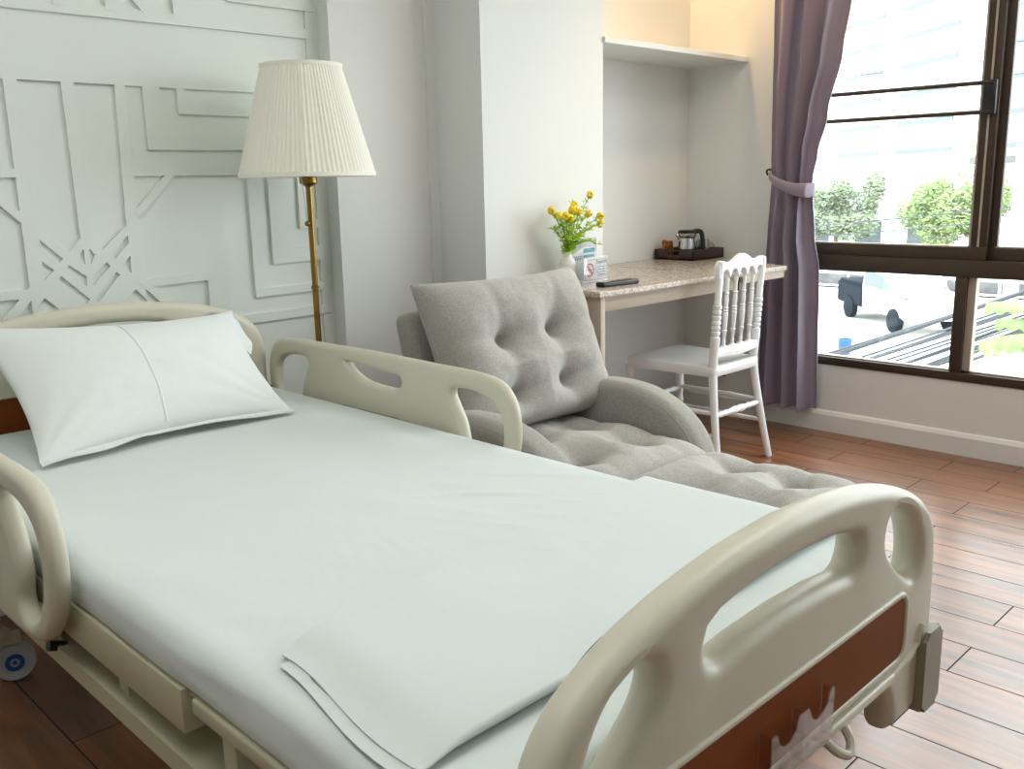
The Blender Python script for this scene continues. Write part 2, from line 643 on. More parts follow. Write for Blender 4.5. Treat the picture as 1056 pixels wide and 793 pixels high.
# long horizontals
S((-1.0, 1.467), (XR - .03, 1.467), .032)
S((-1.0, 1.645), (XR + .001, 1.645), .030)
for sgn in (1, -1):
    def P(x, z): return (x, z) if sgn == 1 else (2 * CX - x, z)
    S(P(1.266, 1.460), P(1.266, 1.276), .052); S(P(1.242, 1.299), P(1.83, 1.299), .050)
    S(P(1.356, 1.460), P(1.356, 1.378), .026); S(P(1.344, 1.390), P(1.83, 1.390), .025)
    S(P(1.18, 1.210), P(1.58, 1.210), .022)                      # mid rail
    S(P(1.305, 1.207), P(1.185, 1.087), .022)                      # long diagonal
    S(P(1.175, .905), P(1.275, .80), .026)
    S(P(1.18, .886), P(1.41, .892), .024); S(P(1.40, .903), P(1.40, .74), .020)
    # stepped frames to the side
    S(P(1.567, 1.21), P(1.567, .808), .030); S(P(1.553, .822), P(1.853, .824), .027)
    S(P(1.650, 1.20), P(1.650, .912), .050); S(P(1.625, .937), P(1.853, .938), .050)
    S(P(1.765, 1.20), P(1.765, 1.023), .060); S(P(1.735, 1.037), P(1.853, 1.036), .028)
    S(P(1.42, .740), P(1.853, .744), .030)
    S(P(1.62, 1.212), P(1.83, 1.212), .02)
    # upper field
    S(P(1.531, 1.732), P(1.853, 1.732), .034); S(P(1.54, 1.72), P(1.54, 2.3), .03)
    S(P(1.366, 1.650), P(1.366, 2.4), .02); S(P(1.275, 1.66), P(1.10, 1.84), .022)
    S(P(1.173, 1.65), P(1.173, 2.4), .03)
S((CX - .003, 2.4), (CX - .003, 1.65), .021)
LC = [[(.903, 1.451), (1.014, 1.451), (1.018, 1.030), (.985, .995), (.911, 1.058)],
      [(.910, 1.030), (.964, .976), (.953, .965), (.910, 1.008)], [(.909, .971), (.937, .946), (.910, .921)],
      [(.978, .957), (1.024, .921), (1.021, .895), (.970, .945)], [(.954, .928), (1.025, .856), (1.015, .845), (.945, .917)],
      [(1.023, .999), (1.023, .955), (1.010, .980)], [(.868, .830), (.903, .872), (.945, .830)]]
cells = LC + [[(2.063 - x, z) for x, z in c] for c in LC]
plate('', [[(.868, .80), (1.190, .80), (1.190, 1.4525), (.868, 1.4525)]] + cells, .0043, .0006, None, None, tr(0, YD - .0043, 0) @ XZ, seg=1, step=.5, bm0=b)
o = struct('trim_1', b, M['wall_relief'], smooth=False)
b = nb(); box(b, (XR - .045, YD - .006, 0), (XR + .001, YD, ZC))
struct('trim_2', b, M['wall_relief'], smooth=False)

# ---- shelf in the niche
b = nb(); box(b, (2.952, 2.428, 1.679), (XW, YN, 1.701), .002)
tag(finish('wall_shelf', b, M['wall'], smooth=False), 'white wall shelf high up in the desk niche', 'shelf')

# ---- window
wn = thing('window_1', None, None, (XW, 0, 0)); wn['kind'] = 'structure'
b = nb()
F0, F1 = -.006, .06
box(b, (F0, WY0, WZ0 - .004), (F1, WY1, .348), .003)                      # sill frame
box(b, (F0, WY0, .742), (F1, WY1, .811), .003)                           # transom
box(b, (F0, WY0, WZ1 - .05), (F1, WY1, WZ1), .003)
box(b, (F0, WY1 - .03, WZ0), (F1, WY1, WZ1), .003)
box(b, (F0, WY0, WZ0), (F1, WY0 + .04, WZ1), .003)
box(b, (F0, 1.383, .3481), (F1, 1.430, .7419), .003)
box(b, (F0, .05, .3481), (F1, .10, .7419), .003)
finish('window_frame', b, M['wframe'], wn)
for nm, y0, y1, dx in (('left', 1.325, 2.25, .006), ('mid', .10, 1.345, .034), ('right', -1.31, .15, .006)):
    b = nb()
    box(b, (dx, y0, .811), (dx + .025, y1, .866), .002)
    box(b, (dx, y0, WZ1 - .10), (dx + .025, y1, WZ1 - .05), .002)
    box(b, (dx, y0, .8661), (dx + .025, y0 + .065, WZ1 - .1001), .002)
    box(b, (dx, y1 - .05, .8661), (dx + .025, y1, WZ1 - .1001), .002)
    s = finish('sash', b, M['wframe'], wn)
    b = nb(); box(b, (dx + .010, y0 + .06, .86), (dx + .015, y1 - .045, WZ1 - .095)); finish('pane', b, M['pane'], s, smooth=False)
    b = nb()
    box(b, (dx - .001, y0 + .062, .862), (dx + .020, y0 + .070, WZ1 - .10)); box(b, (dx - .001, y0 + .06, .862), (dx + .020, y1 - .045, .868))
    if nm == 'left': box(b, (dx - .004, 1.353, .866), (dx + .001, 1.361, WZ1 - .1))
    finish('gasket', b, M['wframe_in'], s, smooth=False)
for y0, y1 in ((1.43, 2.245), (.10, 1.383), (-1.31, .05)):
    b = nb(); box(b, (.030, y0 - .004, .34), (.035, y1 + .004, .75)); finish('pane', b, M['pane'], wn, smooth=False)
b = nb()
box(b, (.012, 1.352, .348), (.045, 1.385, .742)); box(b, (.012, .10, .347), (.045, 1.385, .356)); box(b, (.012, 1.43, .347), (.045, 2.245, .354))
finish('gasket', b, M['wframe_in'], wn, smooth=False)
b = nb(); box(b, (-.022, 1.328, 1.378), (.004, 1.378, 1.508), .005); finish('bar_bracket', b, M['black'], wn)
for z in (1.498, 1.388):
    b = nb(); tube(b, [(-.015, 1.34, z), (-.015, 2.25, z)], .0095, 10); finish('safety_bar', b, M['wframe'], wn)

# ---- curtain with its tieback
ct = thing('curtain', 'mauve-grey full length curtain gathered at the left side of the window', 'curtain', (3.93, 2.15, 0))


def cur_edges(z):
    pts = [(.09, 1.992, 2.274), (.3, 1.998, 2.27), (.55, 2.003, 2.268), (.74, 2.008, 2.262), (.9, 2.035, 2.255), (1.06, 2.045, 2.247), (1.14, 2.050, 2.243), (1.25, 2.035, 2.25),
           (1.41, 1.998, 2.256), (1.68, 1.945, 2.262), (1.87, 1.922, 2.265), (2.2, 1.87, 2.268), (2.5, 1.83, 2.27)]
    for (z0, a0, b0), (z1, a1, b1) in zip(pts, pts[1:]):
        if z <= z1:
            t = max(0, (z - z0) / (z1 - z0)); t = t * t * (3 - 2 * t)
            return a0 + (a1 - a0) * t, b0 + (b1 - b0) * t
    return pts[-1][1:]


def cur(u, v, off=0.0):
    z = .10 + 2.38 * v
    y0, y1 = cur_edges(z)
    g = math.exp(-((z - 1.13) / .14) ** 2)
    folds = 3.4
    ph = u * folds * 2 * PI + .5 * math.sin(z * 1.3) + .9 * noise.noise(Vector((u * 3, z * .8, 0)))
    amp = (.034 - .018 * g) * (1 + .5 * noise.noise(Vector((u * 4 + 9, z * .7, 3))))
    x = -.012 + amp * math.sin(ph) + .012 * math.sin(u * PI) * (1 - g) * -1 + .007 * noise.noise(Vector((u * 6, z * 3, 1))) + .004 * math.sin(ph * 2.7 + z)
    y = y1 + (y0 - y1) * u + .010 * math.cos(ph) * (1 - .5 * g)
    zz = z
    if v < .01: zz += .006 * math.sin(ph)
    return Vector((x + off, y - 2.15, zz))


b = nb()
A = grid(b, lambda u, v: cur(u, v), 130, 120)
B = grid(b, lambda u, v: cur(u, v, -.004), 130, 120)
for j in range(120):
    for q in (0, 130):
        b.faces.new((A[q][j], A[q][j + 1], B[q][j + 1], B[q][j]))
for i in range(130):
    for q in (0, 120):
        b.faces.new((A[i][q], A[i + 1][q], B[i + 1][q], B[i][q]))
finish('curtain_cloth', b, M['curtain'], ct, angle=80)


def tie(u, v):
    y = 2.252 + (2.038 - 2.252) * u
    zt = 1.172 - .075 * math.sin(u * PI * .55) ** .9
    z = zt + (v - .5) * (.030 + .034 * u)
    x = -.048 - .016 * math.sin(u * PI) + .006 * (1 - (2 * v - 1) ** 2) * -1
    if u > .9: x += (u - .9) * .5
    if u < .06: x += (.06 - u) * .7
    return Vector((x, y - 2.15, z))


b = nb()
A = grid(b, lambda u, v: tie(u, v), 40, 8)
B = grid(b, lambda u, v: tie(u, v) + Vector((.004, 0, 0)), 40, 8)
for j in range(8):
    for q in (0, 40): b.faces.new((A[q][j], A[q][j + 1], B[q][j + 1], B[q][j]))
for i in range(40):
    for q in (0, 8): b.faces.new((A[i][q], A[i + 1][q], B[i + 1][q], B[i][q]))
finish('tieback', b, M['curtain'], ct, angle=80)
b = nb()
tube(b, smooth_path([(.06, .118, 1.19), (-.01, .115, 1.19), (-.035, .108, 1.18), (-.035, .100, 1.165)], 5), .005, 8)
box(b, (.048, .106, 1.17), (.058, .126, 1.21), .002)
finish('tieback_hook', b, M['black'], ct)
b = nb(); tube(b, [(0, -.42, 2.495), (0, .12, 2.495)], .011, 12)
box(b, (-.006, .095, 2.49), (.058, .11, 2.50)); finish('rod', b, M['wframe'], ct)

# ---- power socket low on the side wall
b = nb(); box(b, (XW - .012, 2.50, .185), (XW, 2.60, .225), .003)
tag(finish('power_socket', b, M['black']), 'small black power socket low on the wall behind the white chair', 'socket')

# ================================================================ HOSPITAL BED
BX = .957
bed = thing('hospital_bed', 'cream plastic and metal hospital bed with brown panels and raised side rails', 'bed', (BX, 1.5, 0))
BI = tr(-BX, -1.5, 0)


def hb(name, bm, m, parent=bed, **kw):
    """bed part given in room coordinates"""
    for v in bm.verts:
        v.co = BI @ v.co
    return finish(name, bm, m, parent, **kw)


def end_board(name, cx, yc, sx, dz, half=.024):
    def m(pts): return [(cx + x * sx, z + dz) for x, z in pts]
    def mir(pts): return pts + [(-x, z) for x, z in reversed(pts)]
    # outline clockwise from the top centre down the right side
    right = smooth_path([(0, .770), (.13, .763), (.25, .744), (.34, .716), (.400, .682), (.435, .635), (.446, .575), (.447, .50)], 6)
    right = [tuple(p) for p in right] + [(.447, .345), (.380, .345)] + [tuple(p) for p in smooth_path([(.312, .345), (.305, .39), (.285, .422), (.25, .436), (.20, .440)], 4)]
    outer = m(right + [(-x, z) for x, z in reversed(right)][:-1])
    mo = smooth_path([(0, .718), (.09, .714), (.155, .704)], 5) + smooth_path([(.175, .694), (.182, .674), (.175, .655), (.155, .647)], 4) + [Vector((.09, .654)), Vector((0, .657))]
    mo = [tuple(p) for p in mo]
    main = m(mo + [(-x, z) for x, z in reversed(mo)][1:-1])
    side = [tuple(p) for p in smooth_loop([(.262, .672), (.275, .695), (.305, .697), (.345, .675), (.372, .635), (.378, .595), (.360, .577), (.330, .592), (.295, .620), (.270, .645)], 5)]
    s1 = m(side); s2 = m([(-x, z) for x, z in reversed(side)])
    pl = plate(name, [outer, main, s1, s2], half, .0195, M['abs'], bed, BI @ tr(0, yc, 0) @ XZ, seg=5, angle=50)
    y0 = yc - half
    # brown panel, framed by a raised moulding, on the side that faces -y
    pan = m([(-.335, .462), (.335, .462), (.335, .566), (-.335, .566)])
    rp = round_poly(pan, .028)
    q = nb(); prism(q, rp, y0 - .0015, y0 + .004, XZ); hb('brown_panel', q, M['panel'], pl, smooth=False)['label'] = 'brown laminate inset panel'
    q = nb(); tube(q, [(p[0], y0 + .001, p[1]) for p in rp], .0055, 10, closed=True)
    box(q, (cx - .30 * sx, y0 - .007, .436 + dz), (cx + .30 * sx, y0 + .01, .451 + dz), .004, 3)
    for s in (-1, 1):
        tube(q, [(cx + s * sx * x, y0 + .001, z + dz) for x, z in ((.30, .443), (.36, .450), (.39, .462), (.40, .49))], .006, 10)
    hb('moulding', q, M['abs'], pl)
    for s in (-1, 1):
        q = nb()
        pf = round_poly([(cx + s * sx * .392, .343 + dz), (cx + s * sx * .455, .343 + dz), (cx + s * sx * .455, .476 + dz), (cx + s * sx * .392, .476 + dz)], .012)
        prism(q, pf, y0 - .014, y0 + 2 * half + .005, XZ)
        bmesh.ops.bevel(q, geom=[e for e in q.edges if abs(e.verts[0].co.y - e.verts[1].co.y) < 1e-5], offset=.006, segments=3, affect='EDGES')
        for zz in (.36, .378, .396, .414, .432):
            pass
        hb('corner_bumper', q, M['abs_grey'], pl)['label'] = 'grey corner bumper block'
    return pl


foot = end_board('footboard', .960, .522, 1.0, 0.0)
head = end_board('headboard', .957, 2.53, 1.085, .095)

# clear card holder on the foot panel
q = nb()
yy0, yy1 = .480, .4955
wv = []
for k2 in range(2):
    bx = .884 + .077 * k2
    wv += [(bx, .527), (bx + .012, .527), (bx + .020, .510), (bx + .030, .503), (bx + .045, .503), (bx + .058, .512), (bx + .066, .528)]
wv += [(1.038, .530), (1.038, .460), (.884, .460)]
prism(q, wv, .4785, .4805, XZ)
prism(q, [(.884, .458), (1.038, .458), (1.038, .461), (.884, .461)], .4785, .4955, XZ)
for x in (.884, .960, 1.036):
    prism(q, [(x, .460), (x + .002, .460), (x + .002, .527), (x, .527)], .4805, .4955, XZ)
hb('card_holder', q, M['acrylic'], foot, smooth=False)['label'] = 'clear acrylic two-pocket card holder'
q = nb()
tube(q, smooth_path([(1.055, .50, .438), (1.060, .482, .425), (1.078, .474, .415), (1.096, .480, .424), (1.100, .492, .438)], 5), .0065, 10)
hb('bag_hook', q, M['abs'], foot)


def side_rail(xc, half, inner):
    yc = 1.985
    def m(pts): return [(yc + a, z) for a, z in pts]
    left = smooth_path([(0, .729), (-.25, .726), (-.40, .724), (-.475, .712), (-.515, .678), (-.533, .62), (-.528, .555), (-.505, .50), (-.455, .448), (-.39, .427), (-.30, .425)], 5)
    L = [tuple(p) for p in left] + [(0, .425)]
    outer = m(L + [(-a, z) for a, z in reversed(L)][1:-1])
    gap = [tuple(p) for p in smooth_loop([(-.325, .676), (-.375, .678), (-.435, .668), (-.478, .640), (-.488, .59), (-.478, .54), (-.445, .49), (-.405, .463), (-.365, .462), (-.350, .485), (-.362, .53), (-.350, .59), (-.325, .635), (-.312, .66)], 4)]
    slot = [tuple(p) for p in smooth_path([(.125, .688), (.10, .668), (.05, .648), (-.01, .641), (-.07, .640), (-.105, .646), (-.116, .662), (-.110, .676)], 4)]
    T = BI @ tr(xc, 0, 0) @ YZ
    pl = plate('side_rail', [outer, m(gap), m([(-a, z) for a, z in reversed(gap)]), m(slot)], half, .0145, M['abs'], bed, T, seg=5, angle=50)
    s = -1 if inner else 1          # outward side
    xo = xc - s * half * -1 if False else xc
    out = xc + (half if inner else -half)
    q = nb(); rp = round_poly(m([(-.235, .448), (.235, .448), (.255, .50), (.225, .578), (-.225, .578), (-.255, .50)]), .03)
    prism(q, rp, out - .002, out + .002, YZ)
    hb('brown_panel', q, M['panel'], pl, smooth=False)['label'] = 'brown laminate inset panel'
    q = nb(); tube(q, [(out, p[0], p[1]) for p in rp], .004, 8, closed=True); hb('moulding', q, M['abs'], pl)
    inn = xc - (half if inner else -half)
    q = nb(); box(q, (inn - .007, yc - .105, .500), (inn + .007, yc + .145, .566), .004)
    hb('control_box', q, M['abs_grey'], pl)['label'] = 'grey control strip on the inner face'
    return pl


side_rail(1.462, .016, True)
side_rail(.452, .017, False)

# platform, under-frame, legs and casters
for s, x0 in ((-1, .478), (1, 1.436)):
    q = nb()
    x1 = x0 + .03 * -s if s == 1 else x0 + .03
    xa, xb = min(x0, x1), max(x0, x1)
    box(q, (xa, 1.125, .438), (xb + (.04 if s == -1 else 0), 2.42, .505), .003)
    box(q, (xa + .002, .60, .478), (xb, 1.10, .503), .005, 3)
    hb('platform_rail', q, M['frame'])
q = nb()
for yy in (.66, .9, 1.12, 1.4, 1.7, 2.0, 2.3):
    box(q, (.50, yy, .468), (1.42, yy + .05, .494), .003)
box(q, (.49, .60, .494), (1.425, 2.45, .499), .001)
hb('mattress_platform', q, M['frame'])
q = nb()
for x0, x1, lip in ((.474, .545, .474), (1.375, 1.446, 1.440)):
    box(q, (x0 + .0062 if x0 < 1 else x0, .70, .392), (x1 if x0 < 1 else 1.4398, 2.34, .400), 0)
    box(q, (lip, .70, .368), (lip + .006, 2.34, .402), 0)
for yy in (.72, 2.28):
    box(q, (.48, yy, .30), (1.44, yy + .05, .368), .003)
hb('lower_frame', q, M['frame'])
for x0 in (.492, 1.40):
    for yy in (1.345, 1.01, .80, 1.9):
        q = nb(); box(q, (x0, yy, .398), (x0 + .035, yy + .035, .480), .002)
        hb('upright', q, M['frame'])
for xa, xb in ((.50, .56), (1.42, 1.36)):
    q = nb(); tube(q, [(xa, .99, .38), (xb, .80, .47)], .012, 10); hb('strut', q, M['frame'])
for yy in (2.32, .745):
    for x0 in (.555, 1.34):
        q = nb(); tube(q, [(x0, yy, .13), (x0, yy, .31)], .02, 14); lathe(q, [(0, .125), (.034, .125), (.036, .14), (.022, .155), (0, .155)], (x0, yy, 0), 20)
        leg = hb('leg', q, M['frame'])
        wx, wy = x0 + .042, yy + .02
        AX = tr(wx, wy, .0485) @ Matrix.Rotation(R(-14), 4, 'Z') @ Matrix.Rotation(R(90), 4, 'X') @ Matrix.Diagonal((.76, .76, .9, 1))
        q = nb()
        lathe(q, [(0, -.014), (.040, -.014), (.058, -.016), (.063, -.009), (.0635, 0), (.063, .009), (.058, .016), (.040, .014), (0, .014)], n=40, M4=AX)
        wh = hb('wheel', q, M['tyre'], leg)
        q = nb()
        for sd in (-1, 1):
            T2 = AX @ tr(0, 0, sd * .0165)
            lathe(q, [(.015, -.002), (.028, -.002), (.028, .002), (.015, .002), (.015, -.002)], n=32, M4=T2)
            lathe(q, [(0, -.003), (.007, -.003), (.007, .003), (0, .003)], n=20, M4=T2)
        hb('hub_ring', q, M['blue'], leg)['label'] = 'blue hub ring'
        q = nb()
        AF = tr(wx, wy, 0) @ Matrix.Rotation(R(-14), 4, 'Z')
        t = nb(); box(t, (-.055, -.024, .099), (.02, .024, .118), .004); box(t, (-.06, -.022, .112), (-.02, .022, .142), .004)
        for v in t.verts: v.co = AF @ v.co
        merge(q, t)
        hb('fork', q, M['frame'], leg)
q = nb()
tube(q, [(.462, 1.60, .405), (.49, 1.60, .395)], .009, 14)
hb('rail_bolt', q, M['black'])
for yy in (1.62, 2.25):
    for xa, xb in ((.462, .492), (1.425, 1.455)):
        q = nb(); box(q, (xa, yy, .385), (xb, yy + .05, .46), .004); hb('rail_bracket', q, M['frame'])

# ---- mattress under its sheet
mat_ = thing('mattress', 'bed mattress covered in a smooth white fitted sheet', 'mattress', (BX, 1.5, .50))
MX0, MX1, MY0, MY1, MZ0, MZ1 = .482, 1.428, .562, 2.492, .500, .578


def rr_ring(t, inset):
    """point t in 0..1 round the mattress plan, pulled in by inset"""
    x0, x1, y0, y1 = MX0 + inset, MX1 - inset, MY0 + inset, MY1 - inset
    rad = max(.05 - inset, .01)
    W_, H_ = x1 - x0, y1 - y0
    per = 2 * (W_ + H_)
    d = t * per
    if d < W_: p = Vector((x0 + d, y0)); nx = (0, -1)
    elif d < W_ + H_: p = Vector((x1, y0 + d - W_)); nx = (1, 0)
    elif d < 2 * W_ + H_: p = Vector((x1 - (d - W_ - H_), y1)); nx = (0, 1)
    else: p = Vector((x0, y1 - (d - 2 * W_ - H_))); nx = (-1, 0)
    # round the corners
    for cx_, cy_, sx_, sy_ in ((x0 + rad, y0 + rad, -1, -1), (x1 - rad, y0 + rad, 1, -1), (x1 - rad, y1 - rad, 1, 1), (x0 + rad, y1 - rad, -1, 1)):
        v = Vector((p.x - cx_, p.y - cy_))
        if v.x * sx_ > 0 and v.y * sy_ > 0:
            p = Vector((cx_, cy_)) + v.normalized() * rad
    return p


def mattress():
    bm = nb()
    NT = 560
    H = MZ1 - MZ0
    prof = [(.030, 0.0), (.006, .004), (.0, .012), (0, .03), (0, .050), (.002, .060), (.007, .069), (.015, .0755), (.026, .078), (.045, .0785)]
    rings = []
    for k_, (ins, h) in enumerate(prof):
        ring = []
        for i in range(NT):
            t = i / NT
            p = rr_ring(t, ins)
            wr = fbm(p.x * 3.0, p.y * 3.0, h * 22, 1.6)
            tight = max(0, 1 - abs(h - .03) / .05)
            # soft sideways pleats of the tucked sheet, deeper towards the foot
            foot_ = max(0, 1 - (p.y - .55) / .9)
            cc = Vector((BX, 1.5)); d = (p - cc)
            n = Vector((d.x / .47, 0)).normalized() if abs(abs(d.x) - .473 + ins) < abs(abs(d.y) - .965 + ins) else Vector((0, d.y)).normalized()
            amt = tight * (.0035 * wr + foot_ * .006 * math.sin((h * 190 + p.y * 9 + 2 * wr)))
            q_ = p + n * amt
            ring.append(bm.verts.new((q_.x - BX, q_.y - 1.5, h)))
        rings.append(ring)
    for A, B in zip(rings, rings[1:]):
        for i in range(NT):
            bm.faces.new((A[i], A[(i + 1) % NT], B[(i + 1) % NT], B[i]))
    bm.faces.new(rings[0])
    # top: shrink ring inward as grid fill by concentric rings
    last = rings[-1]
    K = 26
    for k_ in range(1, K):
        f = 1 - k_ / K
        ring = []
        for i in range(NT):
            p = rr_ring(i / NT, .045)
            x = (p.x - BX) * f; y = (p.y - 1.5) * f
            z = .0785 + .003 * (fbm(x * 2.2, y * 2.2, 4)) * (1 - f) ** .5 + .0018 * noise.noise(Vector(((x + y * .5) * 9, (y - x * .8) * 3, 2))) + .0022 * max(0, noise.noise(Vector(((x * .8 + y * .6) * 26, (y * .8 - x * .6) * 6, 7)))) * max(0, 1 - abs(y + .33) / .35)
            ring.append(bm.verts.new((x, y, z)))
        for i in range(NT):
            bm.faces.new((last[i], last[(i + 1) % NT], ring[(i + 1) % NT], ring[i]))
        last = ring
    bm.faces.new(last)
    return finish('fitted_sheet', bm, M['sheet'], mat_, angle=70)


mattress()

# ---- folded sheet across the foot of the bed
fs = thing('folded_sheet', 'folded white sheet lying across the foot of the mattress', 'sheet', (.98, .85, .579))


def fold_layer(name, x0, x1, ya, yb, skew, zlo, zhi, seed):
    """folded cloth: two plies joined by a round fold at the near (low y) edge"""
    bm = nb()
    n = 60
    prof = []
    r = (zhi - zlo) / 2
    th = .0018
    L = yb - ya
    lower = [(L * (1 - i / 14), 0) for i in range(14)]
    bend = [(-math.sin(a * PI / 8) * r * .9, r - r * math.cos(a * PI / 8)) for a in range(9)]
    upper = [(L * (i / 14), 2 * r) for i in range(1, 15)]
    cl = lower + bend + upper
    loop = []
    k_ = len(cl)
    for side in (1, -1):
        rng = range(k_) if side == 1 else reversed(range(k_))
        for i in rng:
            p = Vector(cl[i]); d = (Vector(cl[min(i + 1, k_ - 1)]) - Vector(cl[max(i - 1, 0)])).normalized()
            nn = Vector((-d.y, d.x)) * side * th / 2
            loop.append(p + nn)
    V = []
    for j in range(n + 1):
        u = j / n
        x = x0 + (x1 - x0) * u
        row = []
        for p in loop:
            yy = ya + p.x + skew * (x - x0) * max(0, min(1, p.x / L)) - .012 * math.exp(-(u / .03) ** 2) * max(0, p.x / L - .8) * 5
            xx = x + (.010 * math.sin(yy * 14 + seed) + .012 * (p.x / L)) * (1 - u) * 1.2
            drop = 0
            if xx > 1.392:           # falls over the far edge of the mattress
                dd = xx - 1.392
                drop = -min(dd * dd * 9, .05)
                xx = 1.392 + dd * .8
            wob = .0016 * fbm(xx * 7, yy * 7, seed) * (1 if p.y > r else .2)
            edge = .0035 * math.exp(-((yy - ya) / .03) ** 2) * 0
            fl_ = 1 - .72 * math.exp(-(u / .045) ** 2)          # plies pressed flat at the open left edge
            bk_ = 1 - .35 * max(0, min(1, p.x / L)) ** 2
            row.append(bm.verts.new((xx - .98, yy - .85, (zlo + p.y * bk_) * fl_ + .0018 + wob + drop)))
        V.append(row)
    m_ = len(loop)
    for a, c in zip(V, V[1:]):
        for i in range(m_):
            bm.faces.new((a[i], c[i], c[(i + 1) % m_], a[(i + 1) % m_]))
    bm.faces.new(V[0]); bm.faces.new(V[-1])
    return finish(name, bm, M['sheet'], fs, angle=60)


fold_layer('lower_fold', .506, 1.445, .672, .965, .075, .001, .009, 1.0)
fold_layer('upper_fold', .522, 1.445, .664, .985, .075, .0105, .0195, 1.0)

# ---- pillow leaning on the headboard
pw = thing('pillow', 'plump white pillow leaning against the cream headboard', 'pillow', (.95, 2.25, .58))


def pil(u, v, side):
    """u left-right, v bottom-top, side +1 visible face, -1 back"""
    BL, BR, TL, TR = Vector((.632, 2.075, .592)), Vector((1.262, 2.095, .590)), Vector((.615, 2.435, .855)), Vector((1.288, 2.415, .822))
    p = (BL * (1 - u) + BR * u) * (1 - v) + (TL * (1 - u) + TR * u) * v
    cu_ = 2 * u - 1; cv = 2 * v - 1
    # edges pulled in between the corners
    p.x += -.028 * cu_ * (1 - cv * cv)
    d = (TL - BL).normalized()
    p += d * (-.022 if cv < 0 else -.040) * cv * (1 - cu_ * cu_)
    prof = max(0, (1 - abs(cu_) ** 2.4)) ** .62 * max(0, (1 - abs(cv) ** 2.2)) ** .62
    nrm = Vector((0, -.60, .80))
    if side > 0:
        h = .072 * prof
        # wrinkles running in from the corners
        rr = math.hypot(cu_ - 1, cv + 1); rl = math.hypot(cu_ + 1, cv + 1)
        h += prof * (.006 * math.sin(18 * math.atan2(cv + 1.05, 1.05 - cu_)) * math.exp(-rr * 1.6) + .005 * math.sin(16 * math.atan2(cv + 1.05, cu_ + 1.05)) * math.exp(-rl * 1.8))
        h += .003 * fbm(cu_ * 2, cv * 2, 5) * prof
    else:
        h = -.055 * prof
    # hem: flat border along the bottom
    return p + nrm * h


b = nb()
NU, NV = 90, 64
F = grid(b, lambda u, v: pil(u, v, 1), NU, NV)
G = grid(b, lambda u, v: pil(u, v, -1), NU, NV)
bmesh.ops.remove_doubles(b, verts=b.verts, dist=1e-4)
for v in b.verts: 
    v.co.z = max(v.co.z, .5835)
    v.co -= Vector((.95, 2.25, .58))
finish('pillow_body', b, M['pillow'], pw, angle=80)
b = nb()
# flat hem along the lower edge
def hem(u, v):
    p = pil(u, 0, 1)
    return Vector((p.x - .95, p.y - 2.25 + .006 - v * .022 * (1 + .3 * math.sin(u * 9)), max(p.z, .5845) - .58 - v * .004 + .003 * math.sin(u * 21) * v * (1 if u < .4 else .3)))
A = grid(b, lambda u, v: hem(u, v) + Vector((0, 0, .0028)), 60, 4); B = grid(b, lambda u, v: hem(u, v), 60, 4)
for j in range(4):
    for q in (0, 60): b.faces.new((A[q][j], A[q][j + 1], B[q][j + 1], B[q][j]))
for i in range(60):
    for q in (0, 4): b.faces.new((A[i][q], A[i + 1][q], B[i + 1][q], B[i][q]))
finish('pillowcase_hem', b, M['pillow'], pw, angle=60)
b = nb()
tube(b, [pil(.47 + .012 * math.sin(v * 3), v, 1) - Vector((.95, 2.2485, .5818)) for v in [i / 40 for i in range(1, 40)]], .0042, 10)
finish('pillowcase_seam', b, M['pillow'], pw)
b = nb()
# open end of the pillowcase, bunched at the right
def flap(u, v):
    p = pil(1, .60 + .33 * u, 1)
    return Vector((p.x + v * .030 * math.sin(.5 + u * 2.2) - .95, p.y - .008 * math.sin(u * 6) * v - 2.25, p.z - .016 * v + .004 * math.sin(u * 8) * v - .58))
A = grid(b, lambda u, v: flap(u, v), 30, 6); B = grid(b, lambda u, v: flap(u, v) + Vector((0, .004, 0)), 30, 6)
for j in range(6):
    for q in (0, 30): b.faces.new((A[q][j], A[q][j + 1], B[q][j + 1], B[q][j]))
for i in range(30):
    for q in (0, 6): b.faces.new((A[i][q], A[i + 1][q], B[i + 1][q], B[i][q]))
finish('pillowcase_flap', b, M['pillow'], pw, angle=60)

# ================================================================ FLOOR LAMP
LX, LY = 1.622, 2.50
fl = thing('floor_lamp', 'brass floor lamp with a pleated ivory shade behind the bed rail', 'lamp', (LX, LY, 0))
b = nb(); lathe(b, [(0, 0), (.125, 0), (.128, .006), (.120, .014), (.03, .022), (.018, .035), (0, .035)], n=48); finish('base', b, M['brass'], fl)
b = nb()
lathe(b, [(0, .03), (.0095, .03), (.0095, .845), (.0125, .847), (.0125, .855), (.0095, .857), (.0095, 1.17), (0, 1.17)], n=20)
finish('pole', b, M['brass'], fl)
b = nb(); lathe(b, [(0, 1.158), (.010, 1.158), (.024, 1.166), (.027, 1.170), (.027, 1.186), (.014, 1.192), (.014, 1.25), (0, 1.25)], n=28); finish('socket', b, M['brass'], fl)
b = nb()
NP = 84
zs0, zs1, r0, r1 = 1.187, 1.512, .203, .118


def shd(i, t, inner):
    a = 2 * PI * i / (NP * 4)
    ph = (i % 4)
    amp = .0042 * (0.65 + .8 * noise.noise(Vector((a * 5, 1, 2)))) * (1 if ph in (1, 2) else -1)
    r = r0 + (r1 - r0) * t + amp * (.55 + .45 * (1 - t)) - inner
    return Vector((r * math.cos(a), r * math.sin(a), zs0 + .006 + (zs1 - zs0 - .012) * t))


